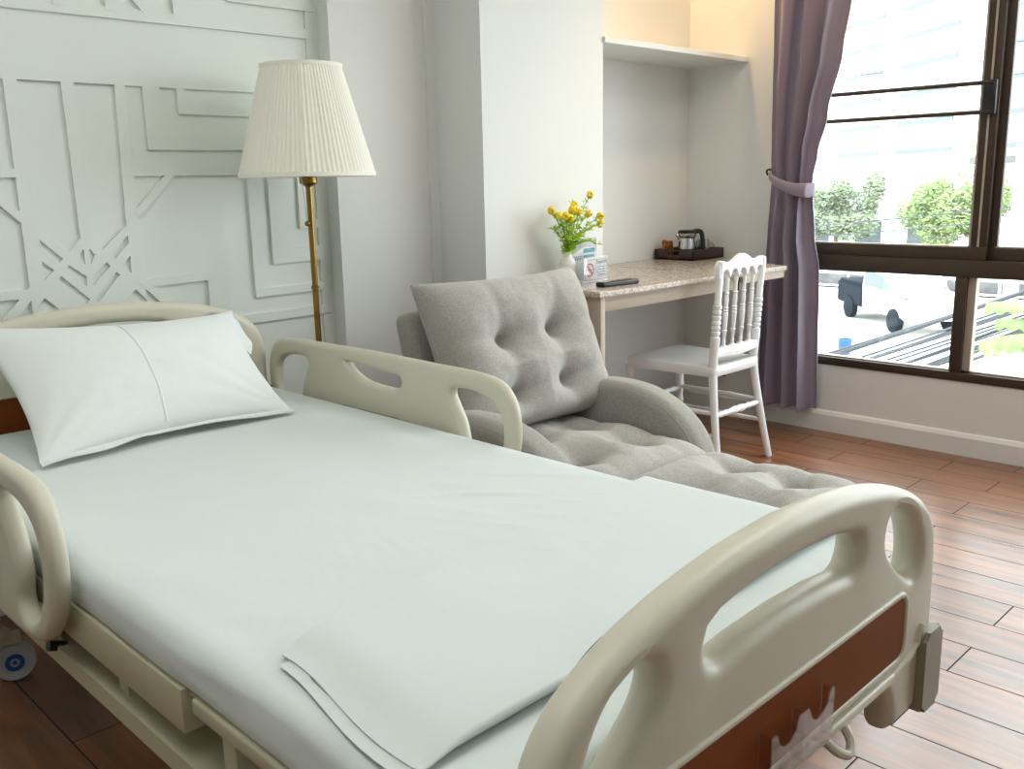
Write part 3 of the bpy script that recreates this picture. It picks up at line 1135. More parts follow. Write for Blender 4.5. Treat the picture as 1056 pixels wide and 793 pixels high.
for inn in (0, .003):
    V = [[b.verts.new(shd(i, t / 6, inn)) for t in range(7)] for i in range(NP * 4)]
    for i in range(NP * 4):
        for t in range(6):
            b.faces.new((V[i][t], V[(i + 1) % (NP * 4)][t], V[(i + 1) % (NP * 4)][t + 1], V[i][t + 1]))
shade_o = finish('lamp_shade', b, M['shade'], fl, angle=70)
for z, r, h in ((zs0, r0 + .002, .013), (zs1 - .010, r1 + .003, .011)):
    b = nb(); lathe(b, [(r, z), (r + .001, z + h), (r - .006, z + h), (r - .005, z), (r, z)], n=64)
    finish('shade_trim', b, M['shade'], fl)
b = nb()
for a in (0, 120, 240):
    tube(b, [(.012 * math.cos(R(a)), .012 * math.sin(R(a)), 1.22), (r0 * .92 * math.cos(R(a)), r0 * .92 * math.sin(R(a)), 1.24)], .002, 6)
lathe(b, [(0, 1.25), (.012, 1.25), (.03, 1.29), (.034, 1.32), (.025, 1.345), (0, 1.355)], n=24)
finish('bulb_holder', b, M['ceramic'], fl)
b = nb()
cx0, cy0 = -.030, -.012
tube(b, [(cx0 - .004, cy0, 1.20), (cx0 + .004, cy0, 1.12), (cx0 + .008, cy0, 1.055)], .0012, 6)
finish('pull_chain', b, M['steel'], fl)
b = nb(); bmesh.ops.create_uvsphere(b, u_segments=16, v_segments=10, radius=.0085, matrix=tr(cx0 + .009, cy0, 1.048)); finish('pull_knob', b, M['brass'], fl)

# ================================================================ GREY RECLINER
so = thing('recliner', 'low grey fabric recliner with button-tufted cushions and rounded arms', 'recliner', (2.08, 1.7, 0))
SI = Vector((-2.08, -1.7, 0))


def sp(name, bm, m, parent=so, **kw):
    for v in bm.verts: v.co += SI
    return finish(name, bm, m, parent, **kw)


def cushion(name, T, W_, D_, H_, tufts, dep=.045, sig=.07, puff=.30, seed=0, nu=110, nv=90, creases=(), pull=.03, back=1.0):
    """tufted cushion in local (x, y) with thickness z, mapped by T"""
    bm = nb()

    def f(u, v, s):
        a = 2 * u - 1; c = 2 * v - 1
        x = a * W_ / 2; y = c * D_ / 2
        # rounded edge pillow with pointed corners
        x *= 1 - pull * (1 - c * c) ** 1.0 * abs(a) ** 3
        y *= 1 - pull * (1 - a * a) ** 1.0 * abs(c) ** 3
        e = (max(0, 1 - abs(a) ** 4.2) * max(0, 1 - abs(c) ** 4.2)) ** .40
        h = H_ / 2 * e
        if s > 0:
            dd = 0
            for tx, ty in tufts:
                r2 = ((x - tx) ** 2 + (y - ty) ** 2)
                dd = max(dd, dep * (math.exp(-r2 / (sig * sig)) * .75 + math.exp(-r2 / (.024 ** 2)) * .35))
            for (p, q, d_, s_) in creases:
                p2 = Vector(p); q2 = Vector(q); w_ = Vector((x, y))
                t = max(0, min(1, (w_ - p2).dot(q2 - p2) / (q2 - p2).length_squared))
                r = (w_ - p2.lerp(q2, t)).length
                dd += d_ * math.exp(-(r / s_) ** 2) * (1 - .5 * t)
            h += (-dd * e + H_ * .05 * fbm(x * 3.5, y * 3.5, seed) * e + .0016 * noise.noise(Vector((x * 34, y * 34, seed))) * e)
        else:
            h *= back
        return T @ Vector((x, y, h * s))
    A = grid(bm, lambda u, v: f(u, v, 1), nu, nv)
    B = grid(bm, lambda u, v: f(u, v, -1), nu // 2 * 2, nv)
    bmesh.ops.remove_doubles(bm, verts=bm.verts, dist=2e-4)
    o = sp(name, bm, M['fabric'], angle=80)
    # piped seam round the edge
    q = nb()
    pts = []
    for k_ in range(160):
        t = k_ / 160 * 4
        s_ = int(t); fr = t - s_
        a, c = ((fr, 0), (1, fr), (1 - fr, 1), (0, 1 - fr))[s_]
        pts.append(f(a, c, 1))
    tube(q, pts, .0035, 6, closed=True)
    sp('piping', q, M['fabric'], o)
    for tx, ty in tufts:
        u = .5 + tx / W_; v = .5 + ty / D_
        p = f(u, v, 1)
        n_ = (T.to_3x3() @ Vector((0, 0, 1))).normalized()
        q = nb()
        lathe(q, [(0, -.003), (.0125, -.003), (.0135, 0), (.010, .004), (0, .0055)], n=18, M4=Matrix.Translation(p + n_ * .002) @ n_.to_track_quat('Z', 'Y').to_matrix().to_4x4())
        sp('button', q, M['fabric'], o)
    return o


def star(tufts, W_, D_):
    """creases between neighbouring tufts and out to the edges"""
    cr = []
    for i, p in enumerate(tufts):
        for q in tufts[i + 1:]:
            if (Vector(p) - Vector(q)).length < .27: cr.append((p, q, .005, .03)); cr.append((q, p, .005, .03))
        cr.append((p, (p[0] * 1.02 + (.03 if p[0] > 0 else -.03), D_ / 2 if p[1] > 0 else -D_ / 2), .009, .022))
        cr.append((p, (W_ / 2 if p[0] > 0 else -W_ / 2, p[1] + .02), .010, .022))
    return cr


# seat cushion
st = [(-.115, .125), (.125, .105), (-.125, -.115), (.115, -.115)]
cushion('seat_cushion', tr(2.075, 1.80, .300), .555, .62, .23, st, dep=.078, sig=.080, creases=star(st, .555, .62), seed=2)
ft = [(-.125, .05), (.125, .06), (-.12, -.12), (.12, -.11)]
cushion('footrest_cushion', tr(2.045, 1.245, .302), .55, .55, .21, ft, dep=.068, sig=.080, creases=star(ft, .54, .52), seed=5, pull=.06)
# back cushion leaning back
bt = [(-.115, .03), (.125, .04), (.115, -.13), (-.115, -.14)]
TB = tr(2.112, 2.105, .625) @ Matrix.Rotation(R(68), 4, 'X')
cushion('back_cushion', TB, .70, .51, .25, bt, dep=.066, sig=.078, creases=star(bt, .66, .48), seed=9, pull=.07, back=.55)
# back rest shell
q = nb()
box(q, (-.275, -.27, -.045), (.30, .235, .04), .03, 5)
TS = tr(2.075, 2.255, .535) @ Matrix.Rotation(R(76), 4, 'X')
for v in q.verts: v.co = TS @ v.co
sp('backrest', q, M['fabric_dark'])
# bases
q = nb(); box(q, (1.83, 1.50, .045), (2.325, 2.22, .245), .03, 4); sp('seat_base', q, M['fabric_dark'])
q = nb(); box(q, (1.80, .985, .10), (2.29, 1.485, .25), .03, 4); sp('footrest_base', q, M['fabric_dark'])
for x in (1.85, 2.24):
    q = nb(); tube(q, [(x, 1.03, 0), (x, 1.03, .12)], .012, 12); sp('footrest_leg', q, M['black'])
for x in (1.88, 2.27):
    for y in (1.56, 2.15):
        q = nb(); lathe(q, [(0, 0), (.022, 0), (.026, .05), (0, .05)], (x, y, 0), 18); sp('foot', q, M['black'])


def arm(xc):
    prof = [(2.155, .12), (2.150, .30), (2.125, .415), (2.075, .478), (1.985, .508), (1.88, .515), (1.78, .505), (1.69, .475), (1.615, .425), (1.562, .355), (1.530, .27), (1.520, .16), (1.535, .07)]
    path = [tuple(p) for p in smooth_path(prof, 5)] + [(1.60, .045), (2.12, .045)]
    o = plate('armrest', [path[::-1]], .060, .042, M['fabric_dark'], so, Matrix.Translation(SI) @ tr(xc, 0, 0) @ YZ, seg=8, angle=60)
    q = nb()
    for s in (-1, 1):
        tube(q, [(xc + s * .050, .965 * (p[0] - 1.84) + 1.84, (p[1] - .1) * .955 + .1) for p in path[:-4]], .003, 6)
    sp('piping', q, M['fabric_dark'], o)


arm(2.388)
arm(1.765)

# ================================================================ DESK
dk = thing('desk', 'built-in desk with speckled granite top and taupe side panel', 'desk', (3.2, 2.4, 0))
DI = Vector((-3.2, -2.4, 0))


def dp(name, bm, m, parent=dk, **kw):
    for v in bm.verts: v.co += DI
    return finish(name, bm, m, parent, **kw)


DZ = .780
q = nb()
b1 = [(2.485, 2.066), (3.298, 2.0515), (3.298, YN - .003), (2.956, YN - .003), (2.956, YP - .003), (2.485, YP - .003)]
b2 = [(3.300, 2.0515), (3.722, 2.042), (3.965, 2.70), (3.975, YN - .003), (3.300, YN - .003)]
for pl_ in (b1, b2):
    t = nb(); prism(t, pl_, DZ - .020, DZ)
    bmesh.ops.bevel(t, geom=[e for e in t.edges if abs(e.verts[0].co.z - e.verts[1].co.z) < 1e-5], offset=.004, segments=3, affect='EDGES')
    merge(q, t)
dp('desk_top', q, M['stone'], angle=30)
q = nb()
box(q, (2.531, 2.084, .706), (3.40, 2.102, DZ - .020), .001)
box(q, (2.531, 2.080, .744), (3.40, 2.085, DZ - .020), .001)
dp('apron', q, M['desk_wood'])
q = nb(); prism(q, [(3.40, 2.058), (3.712, 2.050), (3.715, 2.075), (3.40, 2.083)], DZ - .050, DZ - .0205); dp('edge_rail', q, M['desk_wood'], smooth=False)
q = nb(); box(q, (3.396, 2.079, .700), (3.412, 2.101, DZ - .022), .001); dp('bracket', q, M['wood_drk'])
q = nb(); box(q, (2.505, 2.080, 0), (2.530, YP - .003, DZ - .020), .001); dp('side_panel', q, M['desk_wood'])

# ---- white chair at the desk
ch = thing('dining_chair', 'white plastic spindle-back chair standing at the desk', 'chair', (3.25, 2.2, 0))
CI = Vector((-3.25, -2.2, 0))


def cp(name, bm, parent=ch, **kw):
    for v in bm.verts: v.co += CI
    return finish(name, bm, M['chair'], parent, **kw)


q = nb()
seat = round_poly([(3.085, 1.985), (3.425, 1.985), (3.462, 2.415), (3.050, 2.415)], [.03, .03, .06, .06])
ns = len(seat)
ctr = Vector((3.256, 2.2))
rings = []
for f_, z in ((.955, .392), (.985, .392), (1.0, .398), (1.0, .424), (.985, .431), (.93, .433), (.7, .430), (.4, .4275)):
    rings.append([q.verts.new((ctr.x + (p.x - ctr.x) * f_, ctr.y + (p.y - ctr.y) * f_, z)) for p in seat])
for A, B in zip(rings, rings[1:]):
    for i in range(ns): q.faces.new((A[i], A[(i + 1) % ns], B[(i + 1) % ns], B[i]))
q.faces.new(rings[0]); q.faces.new(rings[-1])
cp('seat', q)
RL = [((3.105, 2.005), (3.075, 1.945)), ((3.405, 2.005), (3.455, 1.945))]
top_y = 1.985
beads = [(0, .0125), (.02, .0125), (.06, .0145), (.44, .0155), (.47, .018), (.50, .015)]
for k_, ((sx_, sy_), (fx, fy)) in enumerate(RL):
    q = nb()
    # square-ish tapering leg flowing into the turned post
    lp = [(fx, fy, 0), (fx + (sx_ - fx) * .35, fy + (sy_ - fy) * .45, .15), (fx + (sx_ - fx) * .8, fy + (sy_ - fy) * .85, .32), (sx_, sy_, .42), (sx_, sy_ - .003, .50), (sx_, sy_ - .006, .55)]
    tube(q, smooth_path(lp, 5), [.0135 + .006 * min(1, i / 22) for i in range(26)], 14)
    pr = [(0, .015)]
    z0, z1 = .55, .845
    for t in (.02, .09, .16, .23, .30, .37):
        pr += [(t, .0125), (t + .012, .0175), (t + .034, .0185), (t + .056, .0175), (t + .066, .0125)]
    pr += [(.45, .0155), (.47, .0135), (.97, .0145), (1.0, .013)]
    x_top = sx_ + (-.004 if k_ == 0 else .004)
    turned(q, (sx_, sy_ - .006, z0), (x_top, top_y - .005, z1), pr, 16)
    cp('leg', q)
for k_, (x, y) in enumerate(((3.075, 2.392), (3.438, 2.392))):
    q = nb()
    turned(q, (x + (-.012 if k_ == 0 else .012), y + .012, 0), (x, y, .40), [(0, .0115), (.3, .0135), (.42, .0150), (.44, .0185), (.47, .0185), (.49, .015), (.6, .016), (.62, .0195), (.65, .0195), (.67, .016), (.85, .018), (1, .020)], 16)
    cp('leg', q)
# stretchers
def stretcher(p, q_, fancy):
    q = nb()
    if fancy:
        pr = [(0, .009), (.08, .009), (.12, .013), (.2, .010), (.25, .014), (.30, .010), (.40, .0145), (.45, .0165), (.5, .012), (.55, .0165), (.60, .0145), (.70, .010), (.75, .014), (.8, .010), (.88, .013), (.92, .009), (1, .009)]
    else:
        pr = [(0, .009), (.3, .0105), (.35, .013), (.4, .0105), (.6, .0105), (.65, .013), (.7, .0105), (1, .009)]
    turned(q, p, q_, pr, 12)
    cp('stretcher', q)


stretcher((3.093, 1.985, .235), (3.428, 1.985, .235), True)
stretcher((3.072, 2.396, .235), (3.442, 2.396, .235), True)
stretcher((3.090, 1.985, .245), (3.068, 2.396, .245), False); stretcher((3.428, 1.985, .245), (3.442, 2.396, .245), False)
stretcher((3.083, 1.97, .155), (3.066, 2.40, .155), False); stretcher((3.440, 1.97, .155), (3.445, 2.40, .155), False)
# back: crest rail with arches, lower rail, four spindles
BXC = 3.255
q = nb()
def crest(x):
    a = abs(x - BXC) / .165
    return .858 - .018 * min(1, a) + .010 * math.cos(a * PI * 1.9) - .020 * max(0, (a - .9) / .14) ** 2
top = [(BXC + .172 * (2 * i / 48 - 1), 0) for i in range(49)]
outer = [(x, crest(x)) for x, _ in top]
bays = [3.101 + i * (3.409 - 3.101) / 5 for i in range(6)]
low = []
for i in range(5):
    a, c = bays[i], bays[i + 1]
    mid, rad = (a + c) / 2, (c - a) / 2 - .008
    low.append((a + .001 if i else a - .018, .778))
    if i == 0: low.append((a + .007, .778))
    for s_ in range(9):
        an = PI - PI * s_ / 8
        low.append((mid + rad * math.cos(an), .788 + .024 * math.sin(an)))
low.append((3.402, .778)); low.append((3.427, .778))
lst = outer + [(x, z) for x, z in reversed(low)]
plate('crest_rail', [lst], .0125, .004, M['chair'], ch, Matrix.Translation(CI) @ tr(0, top_y, 0) @ XZ, seg=3)
q = nb()
lowr = [(3.10, .470), (3.10, .512)]
for i in range(5):
    a, c = bays[i], bays[i + 1]
    lowr += [((a * (1 - t) + c * t), .512 - .010 * math.sin(PI * t)) for t in (.2, .5, .8)]
    lowr.append((c, .514))
lowr += [(3.41, .470), (BXC, .458)]
plate('lower_rail', [lowr[::-1]], .011, .004, M['chair'], ch, Matrix.Translation(CI) @ tr(0, top_y + .012, 0) @ XZ, seg=3)
for x in bays[1:-1]:
    q = nb()
    pr = [(0, .010), (.03, .007), (.06, .0095), (.08, .007), (.12, .0065), (.20, .0105), (.21, .013), (.225, .0085), (.30, .0105), (.40, .0115), (.45, .013), (.46, .009), (.48, .0125), (.50, .009), (.52, .0125), (.54, .0085),
          (.62, .0115), (.70, .0085), (.72, .0125), (.735, .008), (.85, .0075), (.90, .0095), (.97, .008), (1, .010)]
    turned(q, (x, top_y + .012, .508), (x, top_y, .800), [(t, r * .86) for t, r in pr], 14)
    cp('spindle', q)

# ================================================================ THINGS ON THE DESK
vx, vy = 2.620, 2.335
vs = thing('vase', 'small white ceramic vase on the near end of the desk', 'vase', (vx, vy, DZ))
b = nb(); lathe(b, [(0, 0), (.026, 0), (.030, .004), (.0325, .03), (.0325, .07), (.028, .088), (.017, .100), (.014, .108), (.016, .118), (.0185, .122), (.016, .122), (.012, .110), (.012, .02), (0, .02)], n=36)
finish('vase_body', b, M['ceramic'], vs)
fw = thing('flower_bunch', 'bunch of small yellow flowers with feathery green sprigs in the white vase', 'flowers', (vx, vy, DZ + .03))
rnd = random.Random(3)
tips = [(-.075, .01, .245), (-.055, -.01, .225), (-.03, -.02, .225), (-.005, -.02, .215), (.03, .0, .245), (.045, .01, .25), (.055, -.01, .235), (.140, .01, .295), (.075, .03, .26), (.145, .02, .225), (.19, .0, .185), (.165, -.02, .215), (.10, -.03, .17), (-.06, .03, .18), (.02, .04, .2), (.09, .05, .28), (-.02, -.05, .13), (.15, -.03, .11), (.02, -.05, .15)]
for i, (tx, ty, tz) in enumerate(tips):
    sb = nb()
    p0 = Vector((rnd.uniform(-.004, .004), rnd.uniform(-.004, .004), 0)); p1 = Vector((tx * .12, ty * .12, .095)); p2 = Vector((tx * .55, ty * .6, .07 + tz * .5)); p3 = Vector((tx, ty, tz))
    path = smooth_path([p0, p1, p2, p3], 6)
    tube(sb, path, .0013, 5)
    st_ = finish('stem', sb, M['stem'], fw)
    lb = nb()
    for k_ in range(60):
        t = .30 + .68 * k_ / 60
        p = path[int(t * (len(path) - 1))]
        d = Vector((rnd.uniform(-1, 1), rnd.uniform(-1, 1), rnd.uniform(-.1, 1.0))).normalized()
        Lf = rnd.uniform(.014, .028); wd = rnd.uniform(.0022, .0044)
        s_ = d.orthogonal().normalized() * wd
        up_ = d.cross(s_).normalized() * .0006
        v0, v1, v2, v3 = (lb.verts.new(p + o_) for o_ in (Vector((0, 0, 0)), d * Lf * .5 + s_, d * Lf, d * Lf * .5 - s_))
        v4 = lb.verts.new(p + d * Lf * .5 + up_ * 2)
        lb.faces.new((v0, v1, v4)); lb.faces.new((v1, v2, v4)); lb.faces.new((v2, v3, v4)); lb.faces.new((v3, v0, v4)); lb.faces.new((v0, v3, v2, v1))
    finish('leaves', lb, M['green'], st_, smooth=False)
    if i < 12:
        q = nb()
        c_ = Vector((tx, ty, tz))
        for k_ in range(26):
            d = Vector((rnd.gauss(0, 1), rnd.gauss(0, 1), rnd.gauss(.3, 1))).normalized()
            s_ = d.orthogonal().normalized()
            T = Matrix.Translation(c_ + d * .0085) @ d.to_track_quat('Z', 'Y').to_matrix().to_4x4()
            lathe(q, [(0, -.004), (.0042, 0), (.0058, .004), (.004, .0065), (0, .006)], n=6, M4=T)
        finish('blossom', q, M['yellow'], st_)


def text_obj(name, body, size, T, m, parent, align='CENTER'):
    cu = bpy.data.curves.new('lettering', 'FONT')
    cu.body = body; cu.size = size; cu.extrude = .0002; cu.align_x = align
    o = bpy.data.objects.new('lettering', cu); C.objects.link(o)
    bpy.context.view_layer.update()
    me = bpy.data.meshes.new_from_object(o.evaluated_get(bpy.context.evaluated_depsgraph_get()))
    bpy.data.objects.remove(o); bpy.data.curves.remove(cu)
    for v in me.vertices: v.co = T @ v.co
    me.materials.append(m)
    o = bpy.data.objects.new(name, me); C.objects.link(o); o.parent = parent
    return o


# no-smoking card in its acrylic stand, taller card behind it
def card(name, label, cx, cy, w_, h_, tall):
    t = thing(name, label, 'sign', (cx, cy, DZ), R(3))
    b = nb(); box(b, (-w_ / 2, -.0015, .006), (w_ / 2, .0015, h_), .0006); finish('card', b, M['paper'], t)
    b = nb(); box(b, (-w_ / 2 - .003, -.0035, .002), (w_ / 2 + .003, -.0025, h_ + .002)); box(b, (-w_ / 2 - .003, .0025, .002), (w_ / 2 + .003, .0035, h_ + .002))
    finish('acrylic_sleeve', b, M['sleeve'], t, smooth=False)
    b = nb(); box(b, (-w_ / 2 - .004, -.028, 0), (w_ / 2 + .004, .028, .005), .001); finish('stand_foot', b, M['sleeve'], t)
    FT = lambda x, z: tr(x, -.0018, z) @ Matrix.Rotation(R(90), 4, 'X')
    if not tall:
        b = nb()
        T = tr(-w_ * .27, -.002, h_ * .52) @ Matrix.Rotation(R(90), 4, 'X')
        lathe(b, [(.0205, -.0003), (.0255, -.0003), (.0255, .0003), (.0205, .0003), (.0205, -.0003)], n=36, M4=T)
        prism(b, [(-.017, .0125), (-.0125, .017), (.017, -.0125), (.0125, -.017)], -.0003, .0004, T)
        for a0, a1, c0, c1 in ((-w_ / 2 + .006, w_ / 2 - .006, .014, .0152), (-w_ / 2 + .006, w_ / 2 - .006, h_ - .012, h_ - .0108), (-w_ / 2 + .006, -w_ / 2 + .0072, .014, h_ - .011), (w_ / 2 - .0072, w_ / 2 - .006, .014, h_ - .011)):
            box(b, (a0, -.0023, c0), (a1, -.0015, c1))
        finish('no_smoking_symbol', b, M['red'], t, smooth=False)
        b = nb(); box(b, (-w_ * .27 - .013, -.0021, h_ * .52 - .002), (-w_ * .27 + .011, -.0015, h_ * .52 + .0022))
        finish('cigarette_print', b, M['ink'], t, smooth=False)
        for zz in (.60, .50, .40, .31, .26):
            b = nb(); box(b, (w_ * .05, -.0021, h_ * zz), (w_ * .40, -.0015, h_ * zz + .0018)); finish('printed_line', b, M['ink'], t, smooth=False)
        text_obj('lettering', 'Support', .020, FT(w_ * .21, h_ * .74), M['ink'], t)
    else:
        b = nb()
        box(b, (w_ * -.02, -.0022, h_ - .052), (w_ * .44, -.0015, h_ - .036)); finish('printed_band', b, M['teal'], t, smooth=False)
        b = nb(); box(b, (w_ * -.02, -.0022, h_ - .076), (w_ * .44, -.0015, h_ - .060)); finish('printed_band', b, M['teal'], t, smooth=False)
        text_obj('lettering', 'WiFi', .026, FT(-w_ * .22, h_ - .080), M['ink'], t)
    return t


card('table_sign', 'no smoking card in a clear stand beside the white vase', 2.712, 2.275, .148, .100, False)
card('table_sign', 'taller white card with teal bands behind the no smoking card', 2.722, 2.345, .150, .162, True)

# remote control
rc = thing('remote_control', 'black remote control lying near the front edge of the desk', 'remote', (2.705, 2.165, DZ), R(-3))
b = nb(); box(b, (-.098, -.022, 0), (.098, .022, .018), .006, 4); finish('remote_body', b, M['black'], rc)
b = nb()
for i in range(9):
    for j in range(3):
        lathe(b, [(0, .0175), (.0042, .0175), (.0042, .0195), (0, .0197)], (-.035 + i * .014, -.012 + j * .012, 0), 10)
finish('buttons', b, M['abs_grey'], rc)
b = nb(); box(b, (-.088, -.014, .0175), (-.052, .014, .0186)); finish('display', b, M['abs_grey'], rc)

# serving tray with kettle, sachets and glass cups
ty_ = thing('serving_tray', 'dark wooden serving tray with cut-out handles in the desk corner', 'tray', (3.835, 2.628, DZ))
b = nb()
w2, d2, h2 = .128, .112, .048
box(b, (-w2, -d2, 0), (w2, d2, .008), .001)
box(b, (-w2, -d2, 0), (w2, -d2 + .009, h2), .002); box(b, (-w2, d2 - .009, 0), (w2, d2, h2), .002)
for s_ in (-1, 1):
    xa, xb = (s_ * w2, s_ * (w2 - .009))
    xa, xb = min(xa, xb), max(xa, xb)
    box(b, (xa, -d2, 0), (xb, -.03, h2), .001); box(b, (xa, .03, 0), (xb, d2, h2), .001)
    box(b, (xa, -.032, 0), (xb, .032, .022), .001); box(b, (xa, -.032, .038), (xb, .032, h2), .001)
finish('tray_body', b, M['tray'], ty_)
kx, ky = 3.795, 2.615
kt = thing('electric_kettle', 'small black and steel electric kettle on the dark tray', 'kettle', (kx, ky, DZ + .008), R(-50))
b = nb(); lathe(b, [(0, 0), (.044, 0), (.045, .008), (.044, .012), (0, .012)], n=32); finish('kettle_base', b, M['black'], kt)
b = nb(); lathe(b, [(.001, .012), (.042, .012), (.043, .020), (.040, .065), (.037, .092), (.043, .100), (.045, .112), (.040, .118), (.001, .118)], n=36); finish('kettle_body', b, M['steel'], kt)['label'] = 'polished steel kettle body'
b = nb(); lathe(b, [(0, .117), (.043, .117), (.045, .121), (.038, .129), (0, .132)], n=32); box(b, (.030, -.014, .112), (.055, .014, .131), .005); finish('lid', b, M['black'], kt)
b = nb(); tube(b, smooth_path([(.030, 0, .123), (.062, 0, .122), (.072, 0, .095), (.074, 0, .05), (.066, 0, .018), (.040, 0, .014)], 5), .011, 12); finish('handle', b, M['black'], kt)
b = nb(); tube(b, [(-.030, 0, .095), (-.050, 0, .112)], [.016, .009], 12); finish('spout', b, M['steel'], kt)
for i, (x, y, a, lab) in enumerate(((3.748, 2.70, 12, 'amber drink sachet upright at the left end of the tray'), (3.772, 2.695, -10, 'amber drink sachet leaning between another sachet and the kettle'), (3.795, 2.712, 5, 'dark amber sachet tucked right behind the kettle'))):
    b = nb()
    hh = .082 - .006 * i

    def sf(u, v, s_):
        e = (max(0, 1 - abs(2 * u - 1) ** 3) * max(0, 1 - abs(2 * v - 1) ** 3)) ** .5
        return Vector(((2 * u - 1) * .027, s_ * (.0005 + .006 * e), v * hh + .009))
    grid(b, lambda u, v: sf(u, v, 1), 12, 16); grid(b, lambda u, v: sf(u, v, -1), 12, 16)
    bmesh.ops.remove_doubles(b, verts=b.verts, dist=1.1e-3)
    o = finish('drink_sachet', b, M['amber'])
    o.location = (x, y, DZ); o.rotation_euler = (R(-8), 0, R(a))
    tag(o, lab, 'sachet', 'sachets on the tray')
for i, (x, y, lab) in enumerate(((3.908, 2.600, 'upturned clear glass cup at the front right of the tray'), (3.905, 2.685, 'upturned clear glass cup at the back of the tray beside the kettle handle'))):
    g = thing('glass_cup', lab, 'glass', (x, y, DZ + .008), R(-60), 'glass cups on the tray')
    b = nb(); lathe(b, [(.033, 0), (.0345, .002), (.033, .07), (.028, .080), (0, .082), (0, .079), (.026, .077), (.031, .068), (.034, .002), (.036, 0)], n=32); finish('cup', b, M['cupglass'], g)
    b = nb(); tube(b, smooth_path([(.034, 0, .018), (.052, 0, .022), (.056, 0, .040), (.048, 0, .058), (.032, 0, .062)], 5), .0035, 8); finish('handle', b, M['cupglass'], g)

# ================================================================ CEILING FITTINGS (above the frame)
b = nb(); lathe(b, [(.035, ZC - .02), (.06, ZC - .004), (.062, ZC), (.034, ZC)], (3.66, 1.73, 0), 32)
tag(finish('downlight', b, M['brass']), 'round recessed downlight in the ceiling in front of the desk niche', 'light')
b = nb(); lathe(b, [(.035, ZC - .02), (.06, ZC - .004), (.062, ZC), (.034, ZC)], (3.55, 2.60, 0), 32)
tag(finish('downlight', b, M['brass']), 'round recessed downlight in the ceiling above the niche shelf', 'light')

# ================================================================ OUTSIDE
ZG = -4.0
b = nb(); box(b, (4.6, -60, ZG - .3), (190, 110, ZG)); struct('ground', b, M['concrete'], smooth=False)

# white apartment block far behind, with rows of grey louvres
bl = thing('apartment_block', 'tall white apartment block far beyond the window with rows of grey louvres', 'building', (90.19, 35.71, ZG))
bl.rotation_euler = (0, 0, math.atan2(.79, .61))
b = nb(); box(b, (-45, -14, 0), (60, 0, 44)); finish('wall', b, M['bldg'], bl, smooth=False)
for k_ in range(13):
    zz = 7.0 + 2.65 * k_
    for s0, s1 in ((9.2, 17.5), (-3.7, 5.6), (22, 31), (-17, -8)):
        b = nb(); box(b, (s0, -.02, zz), (s1, .12, zz + .42)); finish('louvre', b, M['slot'], bl, smooth=False)

# low house between the trees
ho = thing('low_house', 'low pale house with a flat canopy roof between the two trees', 'house', (58.5, 26.5, ZG), R(118))
ho.scale = (1.3, 1.3, 1.02)
b = nb(); box(b, (-3.5, -2.6, 0), (4.5, 2, 3.0)); finish('wall', b, M['bldg'], ho, smooth=False)
b = nb(); box(b, (-4.2, -3, 3.0), (5.2, 3.6, 3.2), .03); prism(b, [(-3, 3.2), (3.6, 3.2), (2.4, 4.3), (-1.6, 4.3)], -2, 2.4, XZ); finish('roof', b, M['roof'], ho, smooth=False)
for x in (-3.6, -1.4, .8, 3.0):
    b = nb(); box(b, (x, 3.1, 0), (x + .22, 3.32, 3.0)); finish('post', b, M['bldg'], ho, smooth=False)
for x in (-2.6, -.4, 1.9):
    b = nb(); box(b, (x, 1.98, 1.0), (x + 1.1, 2.03, 2.3)); finish('window', b, M['slot'], ho, smooth=False)


def tree(name, label, loc, rad, h, m, seed, n=5200, lf=.16):
    t = thing(name, label, 'tree', loc, 0)
    r_ = random.Random(seed)
    b = nb(); tube(b, smooth_path([(0, 0, 0), (.1, .05, h * .35), (0, 0, h * .7)], 4), [.16, .15, .14, .13, .12, .11, .10, .08, .07][:9], 10)
    for k_ in range(6):
        a = k_ * 1.05
        tube(b, [(0, 0, h * .4), (math.cos(a) * rad * .5, math.sin(a) * rad * .5, h * .7)], [.07, .02], 6)
    finish('trunk', b, M['trunk'], t)
    b = nb()
    g_ = lambda k_: max(-.85, min(.85, r_.gauss(0, k_)))
    cl = [(rad * g_(.42), rad * g_(.42), h * .66 + rad * g_(.36), r_.uniform(.22, .42) * rad) for _ in range(34)]
    for _ in range(n):
        x, y, z, rr = r_.choice(cl)
        d = Vector((r_.gauss(0, 1), r_.gauss(0, 1), r_.gauss(0, 1))).normalized()
        c = Vector((x, y, z)) + d * rr * r_.uniform(.6, 1.05)
        s1 = Vector((r_.gauss(0, 1), r_.gauss(0, 1), r_.gauss(0, .6))).normalized() * lf * r_.uniform(.5, 1.1)
        s2 = s1.orthogonal().normalized() * lf * .3
        bend = s1.cross(s2).normalized() * lf * .12
        v = [b.verts.new(c - s1), b.verts.new(c + s2 + bend), b.verts.new(c + s1), b.verts.new(c - s2 + bend)]
        b.faces.new((v[0], v[1], v[2])); b.faces.new((v[0], v[2], v[3]))
    finish('foliage', b, m, t, smooth=False)
    return t


tree('leafy_tree', 'rounded grey-green tree outside, beside the edge of the curtain', (46.5, 22.8, ZG), 1.9, 5.0, M['treeleaf'], 4, 15000, .15)
tree('leafy_tree', 'bright green tree outside, behind the middle of the window beside the window stile', (46.5, 17.2, ZG), 2.3, 5.0, M['treeleaf2'], 11, 17000, .15)
tree('leafy_tree', 'green tree outside, behind the white utility pole', (47.0, 11.3, ZG), 2.4, 5.2, M['treeleaf2'], 23, 15000, .15)

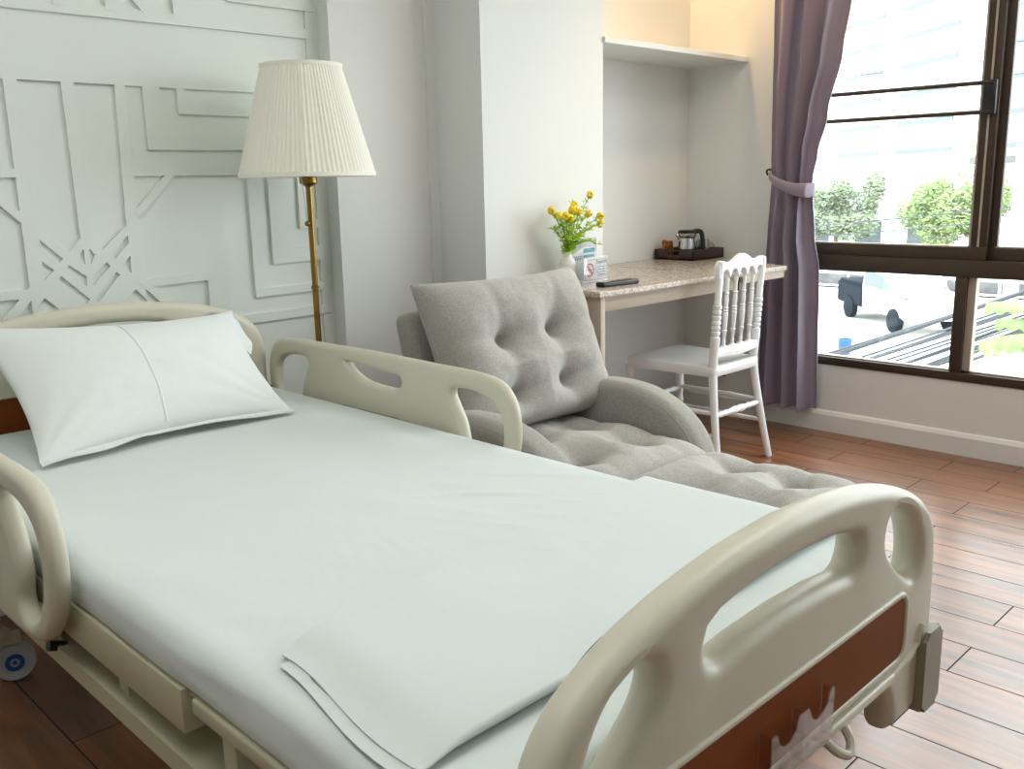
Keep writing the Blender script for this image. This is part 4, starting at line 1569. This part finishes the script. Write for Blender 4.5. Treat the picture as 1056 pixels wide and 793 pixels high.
# street: low wall with a gravel bank, kerb
b = nb(); box(b, (41.5, 4, ZG), (42.6, 34, ZG + 1.0), .25, 3)
for v in b.verts: v.co.z += .2 * noise.noise(v.co * .3)
struct('ground_bank', b, M['gravel'])
b = nb()
for y in range(6, 32, 2): tube(b, [(38.0, y, ZG), (38.0, y, ZG + 1.1)], .05, 8)
tube(b, [(38.0, 6, ZG + 1.1), (38.0, 30, ZG + 1.1)], .05, 8); tube(b, [(38.0, 6, ZG + .55), (38.0, 30, ZG + .55)], .04, 8)
tag(finish('street_railing', b, M['white_paint']), 'white street railing along the far side of the road', 'railing')

# pickup truck parked on the street
pk = thing('pickup_truck', 'parked pickup truck with a dark navy load bed and white cab down in the street', 'truck', (32.6, 13.6, ZG), math.atan2(-5.1, -4.7))
pk.scale = (1.2, 1.15, 1.1)
b = nb(); prism(b, [(-2.5, .45), (-.62, .45), (-.62, 1.12), (-2.5, 1.18)], -.85, .85, XZ)
bmesh.ops.bevel(b, geom=list(b.edges), offset=.05, segments=2, affect='EDGES'); finish('load_bed', b, M['navy'], pk)
b = nb(); prism(b, [(-.60, .45), (2.5, .45), (2.55, 1.0), (2.3, 1.10), (1.35, 1.16), (.85, 1.72), (-.50, 1.75), (-.60, 1.15)], -.84, .84, XZ)
bmesh.ops.bevel(b, geom=list(b.edges), offset=.06, segments=2, affect='EDGES'); finish('cab', b, M['white_paint'], pk)['label'] = 'white cab and bonnet'
b = nb(); prism(b, [(1.25, 1.2), (.80, 1.66), (-.38, 1.68), (-.45, 1.2)], -.87, .87, XZ); finish('cab_windows', b, M['slot'], pk, smooth=False)
b = nb(); box(b, (-2.42, -.80, 1.14), (-.66, .80, 1.24), .03); finish('load_bed_cover', b, M['navy'], pk)
for x in (-1.5, 1.6):
    for s_ in (-1, 1):
        b = nb(); lathe(b, [(0, -.11), (.26, -.11), (.36, -.09), (.37, 0), (.36, .09), (.26, .11), (0, .11)], n=24, M4=tr(x, s_ * .80, .37) @ Matrix.Rotation(R(90), 4, 'X'))
        finish('wheel', b, M['navy'], pk)
b = nb(); lathe(b, [(0, 0), (.16, 0), (.21, .45), (.19, .46), (.14, .06), (0, .05)], (26.0, 12.3, ZG), 20)
tag(finish('bucket', b, M['blue']), 'small blue bucket standing on the bright street', 'bucket')

# utility pole with its cables
up = thing('utility_pole', 'pale concrete utility pole close outside the right window', 'pole', (11.46, 3.50, ZG))
b = nb(); tube(b, [(0, 0, 0), (0, 0, 5.45)], [.085, .075], 16); finish('shaft', b, M['concrete'], up)
b = nb(); box(b, (-.05, -.55, 5.25), (.05, .55, 5.33), .01); finish('crossarm', b, M['gravel'], up)
for y in (-.45, .45):
    b = nb(); lathe(b, [(0, 5.33), (.035, 5.33), (.05, 5.37), (.03, 5.41), (.045, 5.45), (0, 5.48)], (0, y, 0), 16); finish('insulator', b, M['ceramic'], up)
rc_ = random.Random(8)


def cable(p, q_, sag, r, label, group):
    p, q_ = Vector(p), Vector(q_)
    pts = [p.lerp(q_, t / 24) + Vector((0, 0, -sag * 4 * (t / 24) * (1 - t / 24))) for t in range(25)]
    b = nb(); tube(b, pts, r, 6)
    tag(finish('overhead_cable', b, M['cable']), label, 'cable', group)


for k_ in range(19):
    dz = rc_.uniform(-.28, .22); dy = rc_.uniform(-.4, .4)
    cable((8.9 + rc_.uniform(-.2, .2), .6, .95 + dz * .6), (7.7 + rc_.uniform(-.3, .3), 5.6 + dy, -1.35 + dz * 1.4), .05 + rc_.uniform(-.04, .08), rc_.uniform(.007, .018),
          'dark cable slanting down across the lower panes in a loose bundle', 'bundle of street cables')
for k_ in range(4):
    cable((13.6, 1.5 - k_ * .1, 1.05 - .18 * k_), (12.2, 9.5, .18 - .12 * k_), .06, .008, 'thin grey cable crossing in front of the trees', 'cables in front of the trees')
for k_ in range(3):
    cable((13.5, 1.0, 2.95 - .22 * k_), (12.2, 9.0, 2.65 - .15 * k_), .12, .006, 'thin cable high in front of the white apartment block', 'high cables before the white block')

# banana plant just outside
bp_ = thing('banana_plant', 'banana plant with broad torn green leaves outside the lower right pane', 'plant', (6.74, 1.34, ZG))
b = nb(); tube(b, [(0, 0, 0), (.03, .02, 2), (.02, .02, 4.1)], [.13, .11, .06], 14); finish('stem', b, M['banana'], bp_)


def leaf(az_, el, L_, W_, droop, z0, seed):
    b = nb()
    n = 44
    dirv = Vector((math.cos(R(az_)), math.sin(R(az_)), 0)); side = Vector((-dirv.y, dirv.x, 0))
    rows = []
    for i in range(n + 1):
        t = i / n
        c = Vector((.02, .02, z0)) + dirv * L_ * t * math.cos(R(el)) + Vector((0, 0, L_ * t * math.sin(R(el)) - droop * t * t))
        wv_ = W_ * math.sin(PI * min(1, max(0, t * 1.02 - .12)) ** .8) ** .7 if t > .12 else .012
        wv_ = max(wv_, .012)
        tear = 1 - .10 * (1 if (i * 7 + seed) % 9 == 0 else 0)
        row = []
        for j in range(-4, 5):
            f_ = j / 4
            row.append(c + side * f_ * wv_ * (tear if abs(j) > 2 else 1) + Vector((0, 0, .10 * W_ * (1 - abs(f_)) - .35 * W_ * f_ * f_ + .012 * math.sin(i * 1.3) * abs(f_))))
        rows.append(row)
    th = Vector((0, 0, .003))
    A = [[b.verts.new(p + th) for p in r] for r in rows]; B = [[b.verts.new(p) for p in r] for r in rows]
    for V in (A, B):
        for i in range(n):
            for j in range(8): b.faces.new((V[i][j], V[i + 1][j], V[i + 1][j + 1], V[i][j + 1]))
    for i in range(n):
        for j in (0, 8): b.faces.new((A[i][j], A[i + 1][j], B[i + 1][j], B[i][j]))
    for j in range(8):
        for i in (0, n): b.faces.new((A[i][j], A[i][j + 1], B[i][j + 1], B[i][j]))
    finish('leaf', b, M['banana'], bp_, angle=60)


for a_, e_, L_, W_, dr, z0 in ((100, 38, .95, .13, .35, 3.95), (78, 8, .9, .14, .25, 4.05), (115, 65, 1.1, .14, .30, 4.0), (150, 20, .8, .13, .35, 4.0), (112, 12, .85, .15, .22, 4.1), (95, -14, .80, .15, .15, 4.0), (88, 26, .95, .15, .30, 4.15),
                                (-60, 40, 1, .14, .4, 4.0), (-120, 30, 1, .14, .4, 4.0), (20, 45, 1, .14, .4, 4.0), (130, -5, .85, .13, .3, 3.95)):
    leaf(a_, e_, L_, W_, dr, z0, int(a_))
